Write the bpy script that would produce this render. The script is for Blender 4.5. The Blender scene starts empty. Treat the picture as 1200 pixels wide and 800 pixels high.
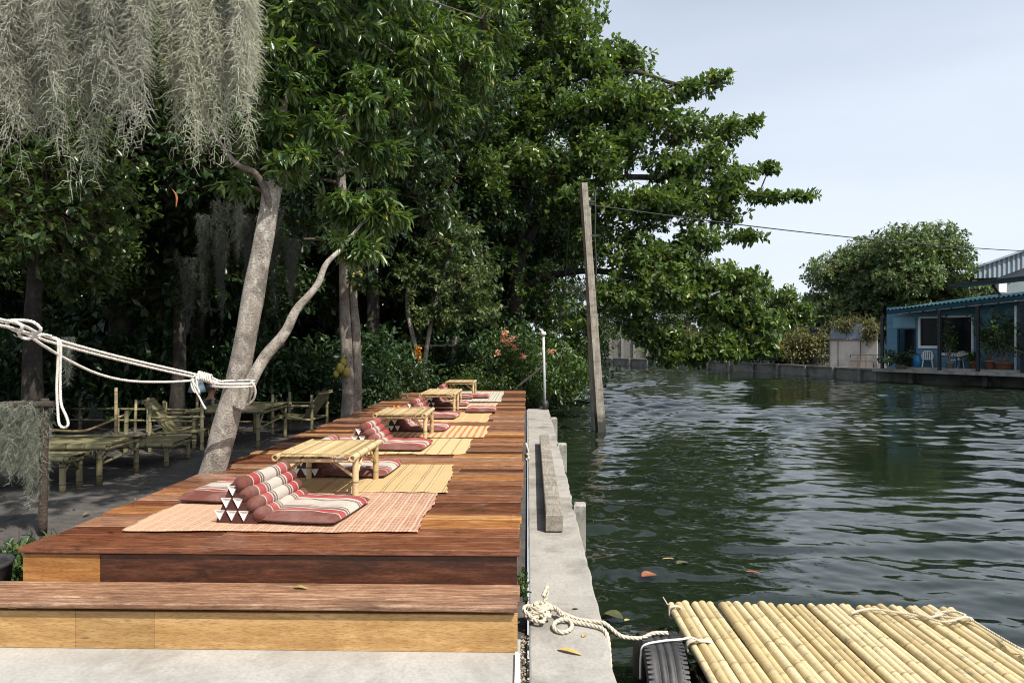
import bpy, math, random
import numpy as np
from mathutils import Vector, Matrix
R_ = math.radians
sc = bpy.context.scene
col = sc.collection
rng = np.random.default_rng(7)
random.seed(7)

# ------------------------------------------------------------------ camera
CAMZ, F, HOR = 1.72, 800.0, 402.0          # eye height, focal length and horizon in photo pixels
YAW = math.atan(18 / F)
cd = bpy.data.cameras.new('camera'); cam = bpy.data.objects.new('camera', cd); col.objects.link(cam)
cam.location = (0, 0, CAMZ); cam.rotation_euler = (R_(90), 0, YAW)
cd.sensor_width = 36; cd.lens = 24; cd.shift_y = 2 / 1200
cd.clip_start = 0.05; cd.clip_end = 3000
sc.camera = cam

# ------------------------------------------------------------------ light
SUN = Vector((0.50, -0.54, 1.0)).normalized()
ELEV = math.asin(SUN.z); AZ = math.atan2(SUN.x, SUN.y)
world = bpy.data.worlds.new('World'); sc.world = world; world.use_nodes = True
wn = world.node_tree; wn.nodes.clear()
sky = wn.nodes.new('ShaderNodeTexSky'); sky.sky_type = 'NISHITA'; sky.sun_disc = False
sky.sun_elevation = ELEV; sky.sun_rotation = AZ; sky.altitude = 0
sky.air_density = 1.0; sky.dust_density = 2.6; sky.ozone_density = 1.0
# thin milky cloud in the sky itself
tc = wn.nodes.new('ShaderNodeTexCoord'); mp = wn.nodes.new('ShaderNodeMapping'); mp.inputs['Scale'].default_value = (1, 1, 3.5)
nz = wn.nodes.new('ShaderNodeTexNoise'); nz.inputs['Scale'].default_value = 1.6; nz.inputs['Detail'].default_value = 5
sep = wn.nodes.new('ShaderNodeSeparateXYZ')
mr = wn.nodes.new('ShaderNodeMapRange'); mr.inputs[1].default_value = 0.0; mr.inputs[2].default_value = 0.75; mr.inputs[3].default_value = 0.95; mr.inputs[4].default_value = 0.35
ad = wn.nodes.new('ShaderNodeMath'); ad.operation = 'MULTIPLY_ADD'; ad.inputs[1].default_value = 0.6; 
sb = wn.nodes.new('ShaderNodeMath'); sb.operation = 'SUBTRACT'; sb.inputs[1].default_value = 0.27; sb.use_clamp = True
mx = wn.nodes.new('ShaderNodeMix'); mx.data_type = 'RGBA'; mx.inputs[7].default_value = (6.55, 7.2, 8.1, 1)
bg = wn.nodes.new('ShaderNodeBackground'); bg.inputs['Strength'].default_value = 0.096
wo = wn.nodes.new('ShaderNodeOutputWorld')
L = wn.links.new
L(tc.outputs['Generated'], mp.inputs['Vector']); L(mp.outputs['Vector'], nz.inputs['Vector'])
L(tc.outputs['Generated'], sep.inputs[0]); L(sep.outputs['Z'], mr.inputs[0])
L(nz.outputs['Fac'], ad.inputs[0]); L(mr.outputs[0], ad.inputs[2]); L(ad.outputs[0], sb.inputs[0])
L(sb.outputs[0], mx.inputs[0]); L(sky.outputs[0], mx.inputs[6]); L(mx.outputs[2], bg.inputs['Color']); L(bg.outputs[0], wo.inputs['Surface'])
sd = bpy.data.lights.new('sun', 'SUN'); sd.energy = 4.6; sd.angle = R_(0.53); sd.color = (1.0, 0.95, 0.86)
so = bpy.data.objects.new('sun', sd); col.objects.link(so); so.location = (20, -15, 40)
so.rotation_euler = (-SUN).to_track_quat('-Z', 'Y').to_euler()
sc.view_settings.view_transform = 'Standard'; sc.view_settings.look = 'None'
sc.view_settings.gamma = 1; sc.view_settings.use_curve_mapping = False
sc.view_settings.exposure = 0.47
sc.render.engine = 'CYCLES'
sc.cycles.max_bounces = 6; sc.cycles.diffuse_bounces = 3; sc.cycles.glossy_bounces = 3
sc.cycles.transmission_bounces = 3; sc.cycles.transparent_max_bounces = 4
sc.cycles.caustics_reflective = False; sc.cycles.caustics_refractive = False
sc.cycles.use_denoising = True; sc.cycles.filter_width = 1.05

# ------------------------------------------------------------------ helpers
CY, SY = math.cos(YAW), math.sin(YAW)
def at(px, py, D):
    lat = (px - 600) / F * D; up = (HOR - py) / F * D
    return Vector((-SY * D + CY * lat, CY * D + SY * lat, CAMZ + up))
def G(px, py, z):
    return at(px, py, (CAMZ - z) * F / (py - HOR))

def mesh_np(name, verts, facesets, rnd=None, smooth=False, mat=None):
    me = bpy.data.meshes.new(name)
    verts = np.asarray(verts, dtype=np.float32)
    me.vertices.add(len(verts)); me.vertices.foreach_set('co', verts.ravel())
    loops = np.concatenate([np.asarray(f, dtype=np.int32).ravel() for f in facesets])
    tot = np.concatenate([np.full(len(f), np.asarray(f).shape[1], dtype=np.int32) for f in facesets])
    start = np.concatenate([[0], np.cumsum(tot)[:-1]]).astype(np.int32)
    me.loops.add(len(loops)); me.loops.foreach_set('vertex_index', loops)
    me.polygons.add(len(tot)); me.polygons.foreach_set('loop_start', start); me.polygons.foreach_set('loop_total', tot)
    if smooth: me.polygons.foreach_set('use_smooth', np.ones(len(tot), dtype=bool))
    me.update(calc_edges=True)
    if rnd is not None:
        a = me.attributes.new('rnd', 'FLOAT', 'FACE'); a.data.foreach_set('value', np.asarray(rnd, dtype=np.float32))
    if mat: me.materials.append(mat)
    return me

def tag(o, label=None, cat=None, group=None, kind=None):
    if label: o['label'] = label
    if cat: o['category'] = cat
    if group: o['group'] = group
    if kind: o['kind'] = kind
    return o
def link(name, me, parent=None):
    o = bpy.data.objects.new(name, me); col.objects.link(o)
    if parent is not None: o.parent = parent
    return o
def thing(name, label, cat, loc=(0, 0, 0), rz=0, group=None, scale=1):
    o = bpy.data.objects.new(name, None); col.objects.link(o)
    o.location = loc; o.rotation_euler = (0, 0, rz); o.empty_display_size = 0.2
    o.scale = (scale,) * 3
    return tag(o, label, cat, group)
def dup(root, loc=None, rz=None, label=None, scale=None, group=None):
    r = root.copy(); col.objects.link(r)
    if loc is not None: r.location = loc
    if rz is not None: r.rotation_euler = (0, 0, rz)
    if scale is not None: r.scale = (scale,) * 3 if not hasattr(scale, '__len__') else scale
    if label: r['label'] = label
    if group: r['group'] = group
    for ch in list(root.children):
        c = ch.copy(); col.objects.link(c); c.parent = r
        for g in list(ch.children):
            d = g.copy(); col.objects.link(d); d.parent = c
    return r

class MB:
    def __init__(s): s.v = []; s.f = []; s.r = []; s.s = []; s.mi = []
    def add(s, verts, faces, rnd=None, smooth=False, mi=0):
        n = len(s.v); rv = random.random() if rnd is None else rnd
        s.v += [tuple(v) for v in verts]
        for f in faces:
            s.f.append(tuple(i + n for i in f)); s.r.append(rv); s.s.append(smooth); s.mi.append(mi)
        return s
    def box(s, c, d, rz=0, M=None, rnd=None, bev=0.0, mi=0):
        hx, hy, hz = d[0] / 2, d[1] / 2, d[2] / 2
        b = min(bev, hx * .8, hy * .8, hz * .8)
        if M is None: M = Matrix.Rotation(rz, 3, 'Z')
        c = Vector(c)
        if b <= 0:
            vs = [(x, y, z) for x in (-hx, hx) for y in (-hy, hy) for z in (-hz, hz)]
            fs = [(0, 1, 3, 2), (4, 6, 7, 5), (0, 4, 5, 1), (2, 3, 7, 6), (0, 2, 6, 4), (1, 5, 7, 3)]
        else:      # chamfered along the vertical-edge-free directions: three nested outlines
            def ring(z, e): return [(-hx + e, -hy + e, z), (hx - e, -hy + e, z), (hx - e, hy - e, z), (-hx + e, hy - e, z)]
            vs = ring(-hz, b) + ring(-hz + b, 0) + ring(hz - b, 0) + ring(hz, b)
            fs = [(3, 2, 1, 0), (12, 13, 14, 15)]
            for k in range(3):
                for i in range(4):
                    j = (i + 1) % 4; fs.append((4 * k + i, 4 * k + j, 4 * k + 4 + j, 4 * k + 4 + i))
        return s.add([c + M @ Vector(v) for v in vs], fs, rnd, mi=mi)
    def bar(s, p0, p1, w, h, up=(0, 0, 1), rnd=None, mi=0, bev=0.0):
        p0, p1 = Vector(p0), Vector(p1); ex = (p1 - p0); ln = ex.length; ex.normalize()
        ey = Vector(up).cross(ex)
        if ey.length < 1e-4: ey = Vector((0, 1, 0)).cross(ex)
        ey.normalize(); ez = ex.cross(ey)
        M = Matrix((ex, ey, ez)).transposed()
        return s.box((p0 + p1) / 2, (ln, w, h), M=M, rnd=rnd, mi=mi, bev=bev)
    def tube(s, pts, r, n=8, caps=True, rnd=None, smooth=True, mi=0, lump=0.0):
        pts = [Vector(p) for p in pts]; N = len(pts)
        rr = list(r) if hasattr(r, '__len__') else [r] * N
        vs = []; fs = []
        t = (pts[1] - pts[0]).normalized()
        a = t.orthogonal().normalized()
        for i, p in enumerate(pts):
            t2 = (pts[min(i + 1, N - 1)] - pts[max(i - 1, 0)])
            if t2.length > 1e-9: t = t2.normalized()
            a = (a - t * a.dot(t))
            a = a.normalized() if a.length > 1e-6 else t.orthogonal().normalized()
            b = t.cross(a)
            for k in range(n):
                an = 2 * math.pi * k / n
                lm = 1.0
                if lump: lm += lump * (.6 * math.sin(2 * an + i * .07) + .6 * math.sin(3 * an - i * .11 + 1) + .5 * math.sin(5 * an + i * .05) + .35 * (random.random() - .5) + .6 * math.sin(i * .13 + 2) * math.sin(an + i * .09))
                vs.append(p + (a * math.cos(an) + b * math.sin(an)) * rr[i] * lm)
        for i in range(N - 1):
            for k in range(n):
                k2 = (k + 1) % n
                fs.append((i * n + k, i * n + k2, (i + 1) * n + k2, (i + 1) * n + k))
        s.add(vs, fs, rnd, smooth, mi)
        if caps:
            n0 = len(s.v) - len(vs)
            for base, rev in ((n0, True), (n0 + (N - 1) * n, False)):
                f = tuple(base + k for k in range(n))
                s.f.append(f[::-1] if rev else f); s.r.append(s.r[-1]); s.s.append(False); s.mi.append(mi)
        return s
    def lathe(s, prof, n=20, c=(0, 0, 0), rnd=None, mi=0, smooth=True, M=None):
        c = Vector(c); vs = []; fs = []
        for (r, z) in prof:
            for k in range(n):
                a = 2 * math.pi * k / n
                v = Vector((r * math.cos(a), r * math.sin(a), z))
                vs.append(c + (M @ v if M else v))
        for i in range(len(prof) - 1):
            for k in range(n):
                k2 = (k + 1) % n
                fs.append((i * n + k, i * n + k2, (i + 1) * n + k2, (i + 1) * n + k))
        return s.add(vs, fs, rnd, smooth, mi)
    def cane(s, p0, p1, r, n=10, rnd=None, node=0.27, hollow=True, mi=0, taper=0.94, wob=0.0):
        p0, p1 = Vector(p0), Vector(p1); d = p1 - p0; ln = d.length; d.normalize()
        nn = max(1, int(ln / node)); ts = [0]; rs = [r]; off = random.uniform(.2, .8)
        for k in range(nn + 1):
            t = (k + off) * node / ln
            if t > 0.02 and t < 0.98:
                e = 0.008 / ln
                for q, m in ((-2.2 * e, 1.0), (-e, 1.05), (0, 0.99), (e, 1.07), (2.4 * e, 1.0)):
                    ts.append(t + q); rs.append(r * m * (1 - (1 - taper) * t))
        ts.append(1); rs.append(r * taper)
        o = d.orthogonal()
        pts = [p0 + (p1 - p0) * t + o * wob * math.sin(t * 5 + off * 9) for t in ts]
        rv = .12 + .88 * random.random() if rnd is None else rnd
        f0 = len(s.f); s.tube(pts, rs, n, caps=not hollow, rnd=rv, mi=mi)
        for k in range((len(ts) - 2) // 5):
            for q in (2, 3):
                sg = 5 * k + q
                for m_ in range(n): s.r[f0 + sg * n + m_] = random.uniform(.0, .05)
        if hollow:
            for p, dd, q in ((p0, d, r), (p1, -d, r * taper)):
                a = d.orthogonal().normalized(); b = d.cross(a)
                ring = lambda rad, dep: [p + dd * dep + (a * math.cos(6.2832 * k / n) + b * math.sin(6.2832 * k / n)) * rad for k in range(n)]
                vs = ring(q, 0) + ring(q * .68, 0) + ring(q * .6, 0.03)
                fs = []
                for u in (0, 1):
                    for k in range(n):
                        k2 = (k + 1) % n; fs.append((u * n + k, u * n + k2, (u + 1) * n + k2, (u + 1) * n + k))
                fs.append(tuple(2 * n + k for k in range(n)))
                s.add(vs, fs, rv, mi=mi)
        return s
    def build(s, name, mat, parent=None, sub=None):
        me = bpy.data.meshes.new(name)
        vs = s.v if sub is None else [(v[0] - sub[0], v[1] - sub[1], v[2] - sub[2]) for v in s.v]
        me.from_pydata(vs, [], s.f)
        a = me.attributes.new('rnd', 'FLOAT', 'FACE'); a.data.foreach_set('value', s.r)
        me.polygons.foreach_set('use_smooth', s.s)
        for m in (mat if isinstance(mat, (list, tuple)) else [mat]): me.materials.append(m)
        me.polygons.foreach_set('material_index', s.mi)
        me.update()
        return link(name, me, parent)

def catmull(pts, sub=8, closed=False):
    P = [Vector(p) for p in pts]; out = []; n = len(P)
    for i in range(n - 1):
        p0 = P[max(i - 1, 0)]; p1 = P[i]; p2 = P[i + 1]; p3 = P[min(i + 2, n - 1)]
        for k in range(sub):
            t = k / sub
            out.append(0.5 * ((2 * p1) + (p2 - p0) * t + (2 * p0 - 5 * p1 + 4 * p2 - p3) * t * t + (3 * p1 - p0 - 3 * p2 + p3) * t ** 3))
    out.append(P[-1]); return out
def resample(pts, step):
    pts = [Vector(p) for p in pts]; out = [pts[0]]; acc = 0
    for a, b in zip(pts[:-1], pts[1:]):
        d = (b - a).length
        if d < 1e-9: continue
        t = step - acc
        while t <= d:
            out.append(a + (b - a) * (t / d)); t += step
        acc = (acc + d) % step if d + acc >= step else acc + d
    out.append(pts[-1]); return out
def rope(mb, ctrl, r, pitch=None, smoothed=True, step=None):
    """three strands twisted round a smooth path"""
    path = resample(catmull(ctrl, 10) if smoothed else ctrl, step or r * 0.9)
    pitch = pitch or r * 6.5
    N = len(path); t = (path[1] - path[0]).normalized(); a = t.orthogonal().normalized(); s = 0
    st = [[], [], []]
    for i, p in enumerate(path):
        d = path[min(i + 1, N - 1)] - path[max(i - 1, 0)]
        if d.length > 1e-9: t = d.normalized()
        a = a - t * a.dot(t); a = a.normalized() if a.length > 1e-6 else t.orthogonal().normalized()
        b = t.cross(a)
        if i: s += (p - path[i - 1]).length
        for k in range(3):
            an = 2 * math.pi * (s / pitch + k / 3)
            st[k].append(p + (a * math.cos(an) + b * math.sin(an)) * r * 0.48)
    for k in range(3): mb.tube(st[k], r * 0.56, 6, rnd=random.random())

# ------------------------------------------------------------------ materials
class NT:
    def __init__(s, name):
        s.m = bpy.data.materials.new(name); s.m.use_nodes = True; s.t = s.m.node_tree; s.t.nodes.clear()
        s.out = s.n('ShaderNodeOutputMaterial'); s.p = s.n('ShaderNodeBsdfPrincipled')
        s.l(s.p.outputs[0], s.out.inputs['Surface'])
    def n(s, t, **k):
        o = s.t.nodes.new(t)
        for a, b in k.items(): setattr(o, a, b)
        return o
    def l(s, a, b): s.t.links.new(a, b)
    def coord(s, kind='Object', scale=(1, 1, 1), rot=(0, 0, 0)):
        c = s.n('ShaderNodeTexCoord'); m = s.n('ShaderNodeMapping')
        m.inputs['Scale'].default_value = scale; m.inputs['Rotation'].default_value = rot
        s.l(c.outputs[kind], m.inputs['Vector']); return m.outputs[0]
    def noise(s, vec, scale, detail=5, rough=.55, dist=0):
        o = s.n('ShaderNodeTexNoise'); o.inputs['Scale'].default_value = scale; o.inputs['Detail'].default_value = detail
        o.inputs['Roughness'].default_value = rough; o.inputs['Distortion'].default_value = dist
        s.l(vec, o.inputs['Vector']); return o.outputs['Fac']
    def ramp(s, fac, stops, const=False):
        o = s.n('ShaderNodeValToRGB'); cr = o.color_ramp
        if const: cr.interpolation = 'CONSTANT'
        while len(cr.elements) < len(stops): cr.elements.new(0.5)
        for e, (p, c) in zip(cr.elements, stops):
            e.position = p; e.color = (*c, 1) if len(c) == 3 else c
        s.l(fac, o.inputs[0]); return o.outputs[0]
    def mix(s, fac, a, b, mode='MIX'):
        o = s.n('ShaderNodeMix', data_type='RGBA', blend_type=mode)
        for i, v in ((0, fac), (6, a), (7, b)):
            if hasattr(v, 'is_output'): s.l(v, o.inputs[i])
            elif i == 0: o.inputs[0].default_value = v
            else: o.inputs[i].default_value = (*v, 1)
        return o.outputs[2]
    def attr(s, name='rnd'):
        return s.n('ShaderNodeAttribute', attribute_name=name).outputs['Fac']
    def math(s, op, a, b=0.0, clamp=False):
        o = s.n('ShaderNodeMath', operation=op, use_clamp=clamp)
        for i, v in ((0, a), (1, b)):
            if hasattr(v, 'is_output'): s.l(v, o.inputs[i])
            else: o.inputs[i].default_value = v
        return o.outputs[0]
    def bump(s, h, strength=.3, dist=.01):
        b = s.n('ShaderNodeBump'); b.inputs['Strength'].default_value = strength; b.inputs['Distance'].default_value = dist
        s.l(h, b.inputs['Height']); s.l(b.outputs[0], s.p.inputs['Normal'])
    def base(s, c):
        if hasattr(c, 'is_output'): s.l(c, s.p.inputs['Base Color'])
        else: s.p.inputs['Base Color'].default_value = (*c, 1)
    def rough(s, r):
        if hasattr(r, 'is_output'): s.l(r, s.p.inputs['Roughness'])
        else: s.p.inputs['Roughness'].default_value = r

def surf(name, c1, c2, scale=6, stretch=(1, 1, 1), rough=.7, bump=.25, bdist=.01, attr_amt=0.0, c3=None, spec=.5, dirt=None):
    n = NT(name); v = n.coord('Object', stretch)
    f = n.noise(v, scale, 6, .6)
    c = n.ramp(f, [(.3, c1), (.7, c2)])
    if c3: c = n.mix(n.ramp(n.noise(v, scale * .23, 4, .6), [(.52, (0, 0, 0)), (.68, (1, 1, 1))]), c, c3)
    if dirt: c = n.mix(n.ramp(n.noise(n.coord('Object'), dirt[1], 7, .7), [(.5, (0, 0, 0)), (.72, (dirt[2],) * 3)]), c, dirt[0])
    if attr_amt:
        a = n.math('MULTIPLY_ADD', n.attr(), attr_amt); a.node.inputs[2].default_value = 1 - attr_amt / 2
        vm = n.n('ShaderNodeVectorMath', operation='SCALE'); n.l(c, vm.inputs[0]); n.l(a, vm.inputs['Scale']); c = vm.outputs[0]
    n.base(c); n.rough(rough); n.p.inputs['Specular IOR Level'].default_value = spec
    if bump: n.bump(f, bump, bdist)
    return n.m

def leafmat(name, stops, trans=.3, rough=.38, spec=.5, tcol=1.6, tb=.35):
    n = NT(name); a = n.attr(); c = n.ramp(a, stops)
    oi = n.n('ShaderNodeObjectInfo')
    hs = n.n('ShaderNodeHueSaturation'); k = n.math('MULTIPLY_ADD', oi.outputs['Random'], .3); k.node.inputs[2].default_value = .85
    n.l(k, hs.inputs['Value']); n.l(c, hs.inputs['Color']); c = hs.outputs[0]
    n.base(c); n.rough(rough); n.p.inputs['Specular IOR Level'].default_value = spec
    tr = n.n('ShaderNodeBsdfTranslucent')
    t = n.mix(1.0, c, (tcol * .95, tcol, tcol * tb), 'MULTIPLY'); n.l(t, tr.inputs[0])
    ms = n.n('ShaderNodeMixShader'); ms.inputs[0].default_value = trans
    n.l(n.p.outputs[0], ms.inputs[1]); n.l(tr.outputs[0], ms.inputs[2]); n.l(ms.outputs[0], n.out.inputs['Surface'])
    return n.m

def g3(x): return (x, x, x)
# wood of the deck: every board its own tone
def deckmat():
    n = NT('varnished_deck_wood'); a = n.attr()
    tone = n.ramp(a, [(0, (.066, .024, .013)), (.14, (.14, .049, .024)), (.28, (.22, .088, .043)), (.42, (.29, .145, .082)), (.52, (.32, .195, .135)), (.62, (.185, .074, .036)), (.74, (.35, .195, .12)), (.84, (.38, .17, .06)), (.93, (.50, .275, .10)), (1, (.34, .205, .145))])
    cx = n.n('ShaderNodeCombineXYZ'); k = n.math('MULTIPLY', a, 53.0)
    n.l(k, cx.inputs[0]); n.l(k, cx.inputs[1])
    def shifted(scale):
        off = n.n('ShaderNodeVectorMath', operation='ADD'); n.l(n.coord('Object', scale), off.inputs[0]); n.l(cx.outputs[0], off.inputs[1]); return off.outputs[0]
    g = n.noise(shifted((1.1, 13, 13)), 4.0, 9, .7, .8)
    fine = n.noise(shifted((3, 60, 60)), 4.0, 5, .7)
    c = n.mix(n.ramp(g, [(.38, g3(0)), (.62, g3(1))]), n.mix(1.0, tone, (.42, .36, .34), 'MULTIPLY'), n.mix(1.0, tone, (1.4, 1.34, 1.28), 'MULTIPLY'))
    c = n.mix(n.ramp(fine, [(.42, g3(.45)), (.55, g3(0))]), c, n.mix(1.0, tone, (.35, .30, .28), 'MULTIPLY'))
    w = n.noise(shifted((1.2, 5, 5)), 2.2, 8, .75)
    c = n.mix(n.ramp(w, [(.56, g3(0)), (.74, g3(.42))]), c, (.40, .27, .20))
    d2 = n.noise(shifted((1.6, 4, 4)), 1.7, 6, .75)
    c = n.mix(n.ramp(d2, [(.56, g3(0)), (.68, g3(.75))]), c, (.022, .012, .008))
    sp = n.noise(n.coord('Object', (3, 9, 9)), 16, 3, .8)
    c = n.mix(n.ramp(sp, [(.70, g3(0)), (.76, g3(.6))]), c, (.62, .54, .46))
    n.base(c)
    n.rough(n.ramp(w, [(.35, g3(.19)), (.65, g3(.45))]))
    n.bump(n.math('ADD', g, n.math('MULTIPLY', fine, .6)), .35, .004); return n.m
def plankmat(name, c1, c2, c3, rough=.6, scale=4, cs=(1, 10, 10)):
    n = NT(name); v = n.coord('Object', cs)
    g = n.noise(v, scale, 8, .65, .5)
    c = n.ramp(g, [(.28, c1), (.5, c2), (.72, c3)])
    w = n.noise(n.coord('Object', (.7, 2.5, 2.5)), 2.5, 6, .7)
    c = n.mix(n.ramp(w, [(.46, g3(0)), (.66, g3(.8))]), c, c1)
    w2 = n.noise(n.coord('Object', tuple(max(.6, q * .22) for q in cs)), 2.9, 8, .8, .4); c = n.mix(n.ramp(w2, [(.55, g3(0)), (.70, g3(.7))]), c, tuple(min(.7, q * 1.25) for q in c3))
    fs = n.noise(n.coord('Object', tuple(q * 4 for q in cs)), 6, 4, .75); c = n.mix(n.ramp(fs, [(.38, g3(.6)), (.5, g3(0))]), c, tuple(q * .45 for q in c1))
    vor = n.n('ShaderNodeTexVoronoi'); vor.inputs['Scale'].default_value = 2.3; n.l(n.coord('Object', (.7, 3, 3)), vor.inputs['Vector'])
    c = n.mix(n.ramp(vor.outputs['Distance'], [(.02, g3(.8)), (.05, g3(0))]), c, tuple(x * .25 for x in c1))
    a = n.math('MULTIPLY_ADD', n.attr(), .35); a.node.inputs[2].default_value = .82
    vm = n.n('ShaderNodeVectorMath', operation='SCALE'); n.l(c, vm.inputs[0]); n.l(a, vm.inputs['Scale'])
    n.base(vm.outputs[0]); n.rough(rough); n.bump(g, .3, .004); return n.m
def concretemat(name, c1, c2, stain, scale=3, amt=.6):
    n = NT(name); v = n.coord('Object')
    a = n.noise(v, scale, 8, .65); b = n.noise(v, 45, 4, .6); d = n.noise(v, scale * .4, 8, .72, .3)
    c = n.ramp(a, [(.3, c1), (.7, c2)])
    c = n.mix(n.ramp(b, [(.35, g3(.28)), (.6, g3(0))]), c, tuple(x * .5 for x in c1))
    c = n.mix(n.ramp(d, [(.5, g3(0)), (.66, g3(amt))]), c, stain)
    e = n.noise(v, 13, 6, .75); c = n.mix(n.ramp(e, [(.56, g3(0)), (.7, g3(.45))]), c, tuple(x * .6 for x in c1))
    n.base(c); n.rough(.85); n.bump(n.math('ADD', a, n.math('MULTIPLY', b, .35)), .3, .006); return n.m
def bamboomat(name, c1, c2, c3, spot=.3, ring=.34):
    n = NT(name); v = n.coord('Object'); a = n.attr()
    c = n.ramp(a, [(0, tuple(q * ring for q in c1)), (.09, c1), (.5, c2), (1, c3)])
    g = n.noise(v, 55, 4, .6)
    c = n.mix(n.ramp(g, [(.4, g3(.22)), (.6, g3(0))]), c, tuple(x * .55 for x in c1))
    s = n.noise(v, 9, 7, .75)
    c = n.mix(n.ramp(s, [(.55, g3(0)), (.7, g3(spot))]), c, (.20, .17, .13))
    n.base(c); n.rough(.42); n.bump(g, .12, .002); return n.m
def barkmat(name, c1, c2, c3, scale=7):
    n = NT(name); v = n.coord('Object', (1, 1, .45))
    a = n.noise(v, scale, 8, .7, .4); b = n.noise(n.coord('Object'), scale * .35, 5, .65)
    f = n.noise(n.coord('Object', (1, 1, 2.2)), scale * 4, 5, .7)
    c = n.ramp(a, [(.3, c1), (.55, c2), (.75, c3)])
    c = n.mix(n.ramp(b, [(.50, g3(0)), (.64, g3(.7))]), c, tuple(x * .5 for x in c1))
    li = n.noise(n.coord('Object', (1, 1, .8)), scale * .55, 6, .75); c = n.mix(n.ramp(li, [(.56, g3(0)), (.64, g3(.6))]), c, tuple(min(.75, x * 1.2) for x in c3))
    c = n.mix(n.ramp(f, [(.36, g3(.7)), (.5, g3(0))]), c, tuple(x * .4 for x in c1))
    c = n.mix(n.math('MULTIPLY', n.attr(), .85), c, n.mix(a, (.045, .028, .018), (.15, .10, .068)))
    n.base(c); n.rough(.92); n.bump(n.math('ADD', a, f), .9, .03); return n.m

MAT = dict(
    deck=deckmat(),
    tread=plankmat('worn_step_wood', (.080, .034, .016), (.26, .132, .072), (.50, .345, .235), .6, 3.2, (1.2, 16, 16)),
    fascia=plankmat('dark_fascia_wood', (.020, .008, .005), (.070, .022, .011), (.15, .058, .030), .36, 3.5, (1, 6, 8)),
    yellowwood=plankmat('yellow_riser_wood', (.32, .17, .055), (.46, .27, .10), (.56, .36, .16), .55, 2.5),
    amberwood=plankmat('amber_board_wood', (.19, .075, .018), (.33, .15, .04), (.45, .24, .09), .5, 3),
    concrete=concretemat('pale_concrete', (.34, .325, .30), (.45, .435, .405), (.20, .185, .16), 2.2, .75),
    wallc=concretemat('canal_wall_concrete', (.29, .27, .24), (.41, .39, .355), (.13, .12, .095), 2.8, .85),
    pile=concretemat('old_pile_concrete', (.26, .25, .22), (.42, .40, .36), (.10, .10, .075), 6, .8),
    beamwood=plankmat('grey_beam_wood', (.14, .12, .095), (.28, .25, .205), (.42, .38, .325), .8, 4, (12, 1, 12)),
    polewood=plankmat('grey_pole_wood', (.13, .11, .085), (.30, .265, .215), (.44, .40, .34), .8, 3, (12, 12, .7)),
    oldwood=plankmat('grey_weathered_wood', (.15, .125, .10), (.30, .265, .22), (.45, .41, .35), .8, 4),
    soil=surf('damp_dark_soil', (.048, .043, .039), (.090, .082, .075), 9, rough=.95, bump=.6, bdist=.03, c3=(.12, .11, .10), dirt=((.02, .017, .014), 60, .8)),
    bamboo=bamboomat('yellow_bamboo', (.43, .305, .145), (.56, .42, .22), (.65, .525, .31), .3, .5),
    oldbamboo=bamboomat('aged_green_bamboo', (.14, .125, .06), (.22, .195, .10), (.31, .275, .155), .6),
    raftbamboo=bamboomat('sun_dried_bamboo', (.46, .35, .175), (.58, .46, .24), (.66, .56, .345), .9, .8),
    barkA=barkmat('grey_mango_bark', (.21, .18, .15), (.46, .41, .35), (.68, .625, .55), 11),
    barkB=barkmat('pale_jackfruit_bark', (.12, .10, .08), (.30, .265, .22), (.46, .42, .37), 9),
    barkD=barkmat('dark_bark', (.025, .02, .016), (.06, .05, .04), (.11, .095, .08), 6),
    rope=surf('cream_rope', (.42, .36, .27), (.62, .56, .45), 60, rough=.85, bump=.4, bdist=.002, attr_amt=.25),
    greyrope=surf('bleached_rope', (.50, .47, .42), (.70, .67, .61), 60, rough=.85, bump=.4, bdist=.002, attr_amt=.25),
    rubber=surf('worn_black_rubber', (.018, .018, .019), (.045, .045, .047), 20, rough=.6, bump=.2, bdist=.003, c3=(.09, .088, .085)),
    white=surf('white_paint', (.66, .66, .64), (.80, .80, .78), 4, rough=.5, bump=.1),
    metal=surf('galvanised_metal', (.38, .39, .40), (.56, .57, .58), 8, rough=.55, bump=.1, c3=(.35, .33, .30)),
    cable=surf('black_cable', (.015, .015, .015), (.03, .03, .03), 8, rough=.6, bump=0),
    maroon=surf('maroon_cloth', (.055, .016, .012), (.085, .026, .02), 90, rough=.9, bump=.3, bdist=.002),
    whitecloth=surf('white_cloth', (.70, .68, .64), (.82, .80, .76), 60, rough=.9, bump=.2, bdist=.002),
    dry=surf('dry_leaf', (.30, .20, .06), (.46, .34, .12), 30, rough=.7, bump=.2, attr_amt=.5),
    terracotta=surf('terracotta', (.25, .10, .055), (.38, .17, .10), 8, rough=.8, bump=.2),
)
MAT['leafMango'] = leafmat('mango_leaf', [(0, (.028, .058, .018)), (.5, (.058, .106, .030)), (.82, (.13, .19, .052)), (.93, (.17, .20, .06)), (.97, (.32, .28, .07)), (1, (.28, .17, .06))], .3, .30)
MAT['leafJack'] = leafmat('jackfruit_leaf', [(0, (.016, .038, .014)), (.5, (.032, .066, .022)), (.92, (.058, .10, .032)), (1, (.15, .16, .04))], .28, .36)
MAT['leafAlmond'] = leafmat('sea_almond_leaf', [(0, (.042, .078, .028)), (.5, (.098, .158, .046)), (.88, (.185, .265, .085)), (.97, (.26, .26, .07)), (.985, (.32, .11, .04)), (1, (.42, .16, .06))], .32, .32)
MAT['leafPale'] = leafmat('small_pale_leaf', [(0, (.050, .085, .028)), (.6, (.105, .150, .055)), (1, (.21, .25, .11))], .3, .42)
MAT['leafDark'] = leafmat('shade_leaf', [(0, (.014, .031, .012)), (.6, (.028, .060, .021)), (1, (.065, .112, .036))], .2, .4, .4)
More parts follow.
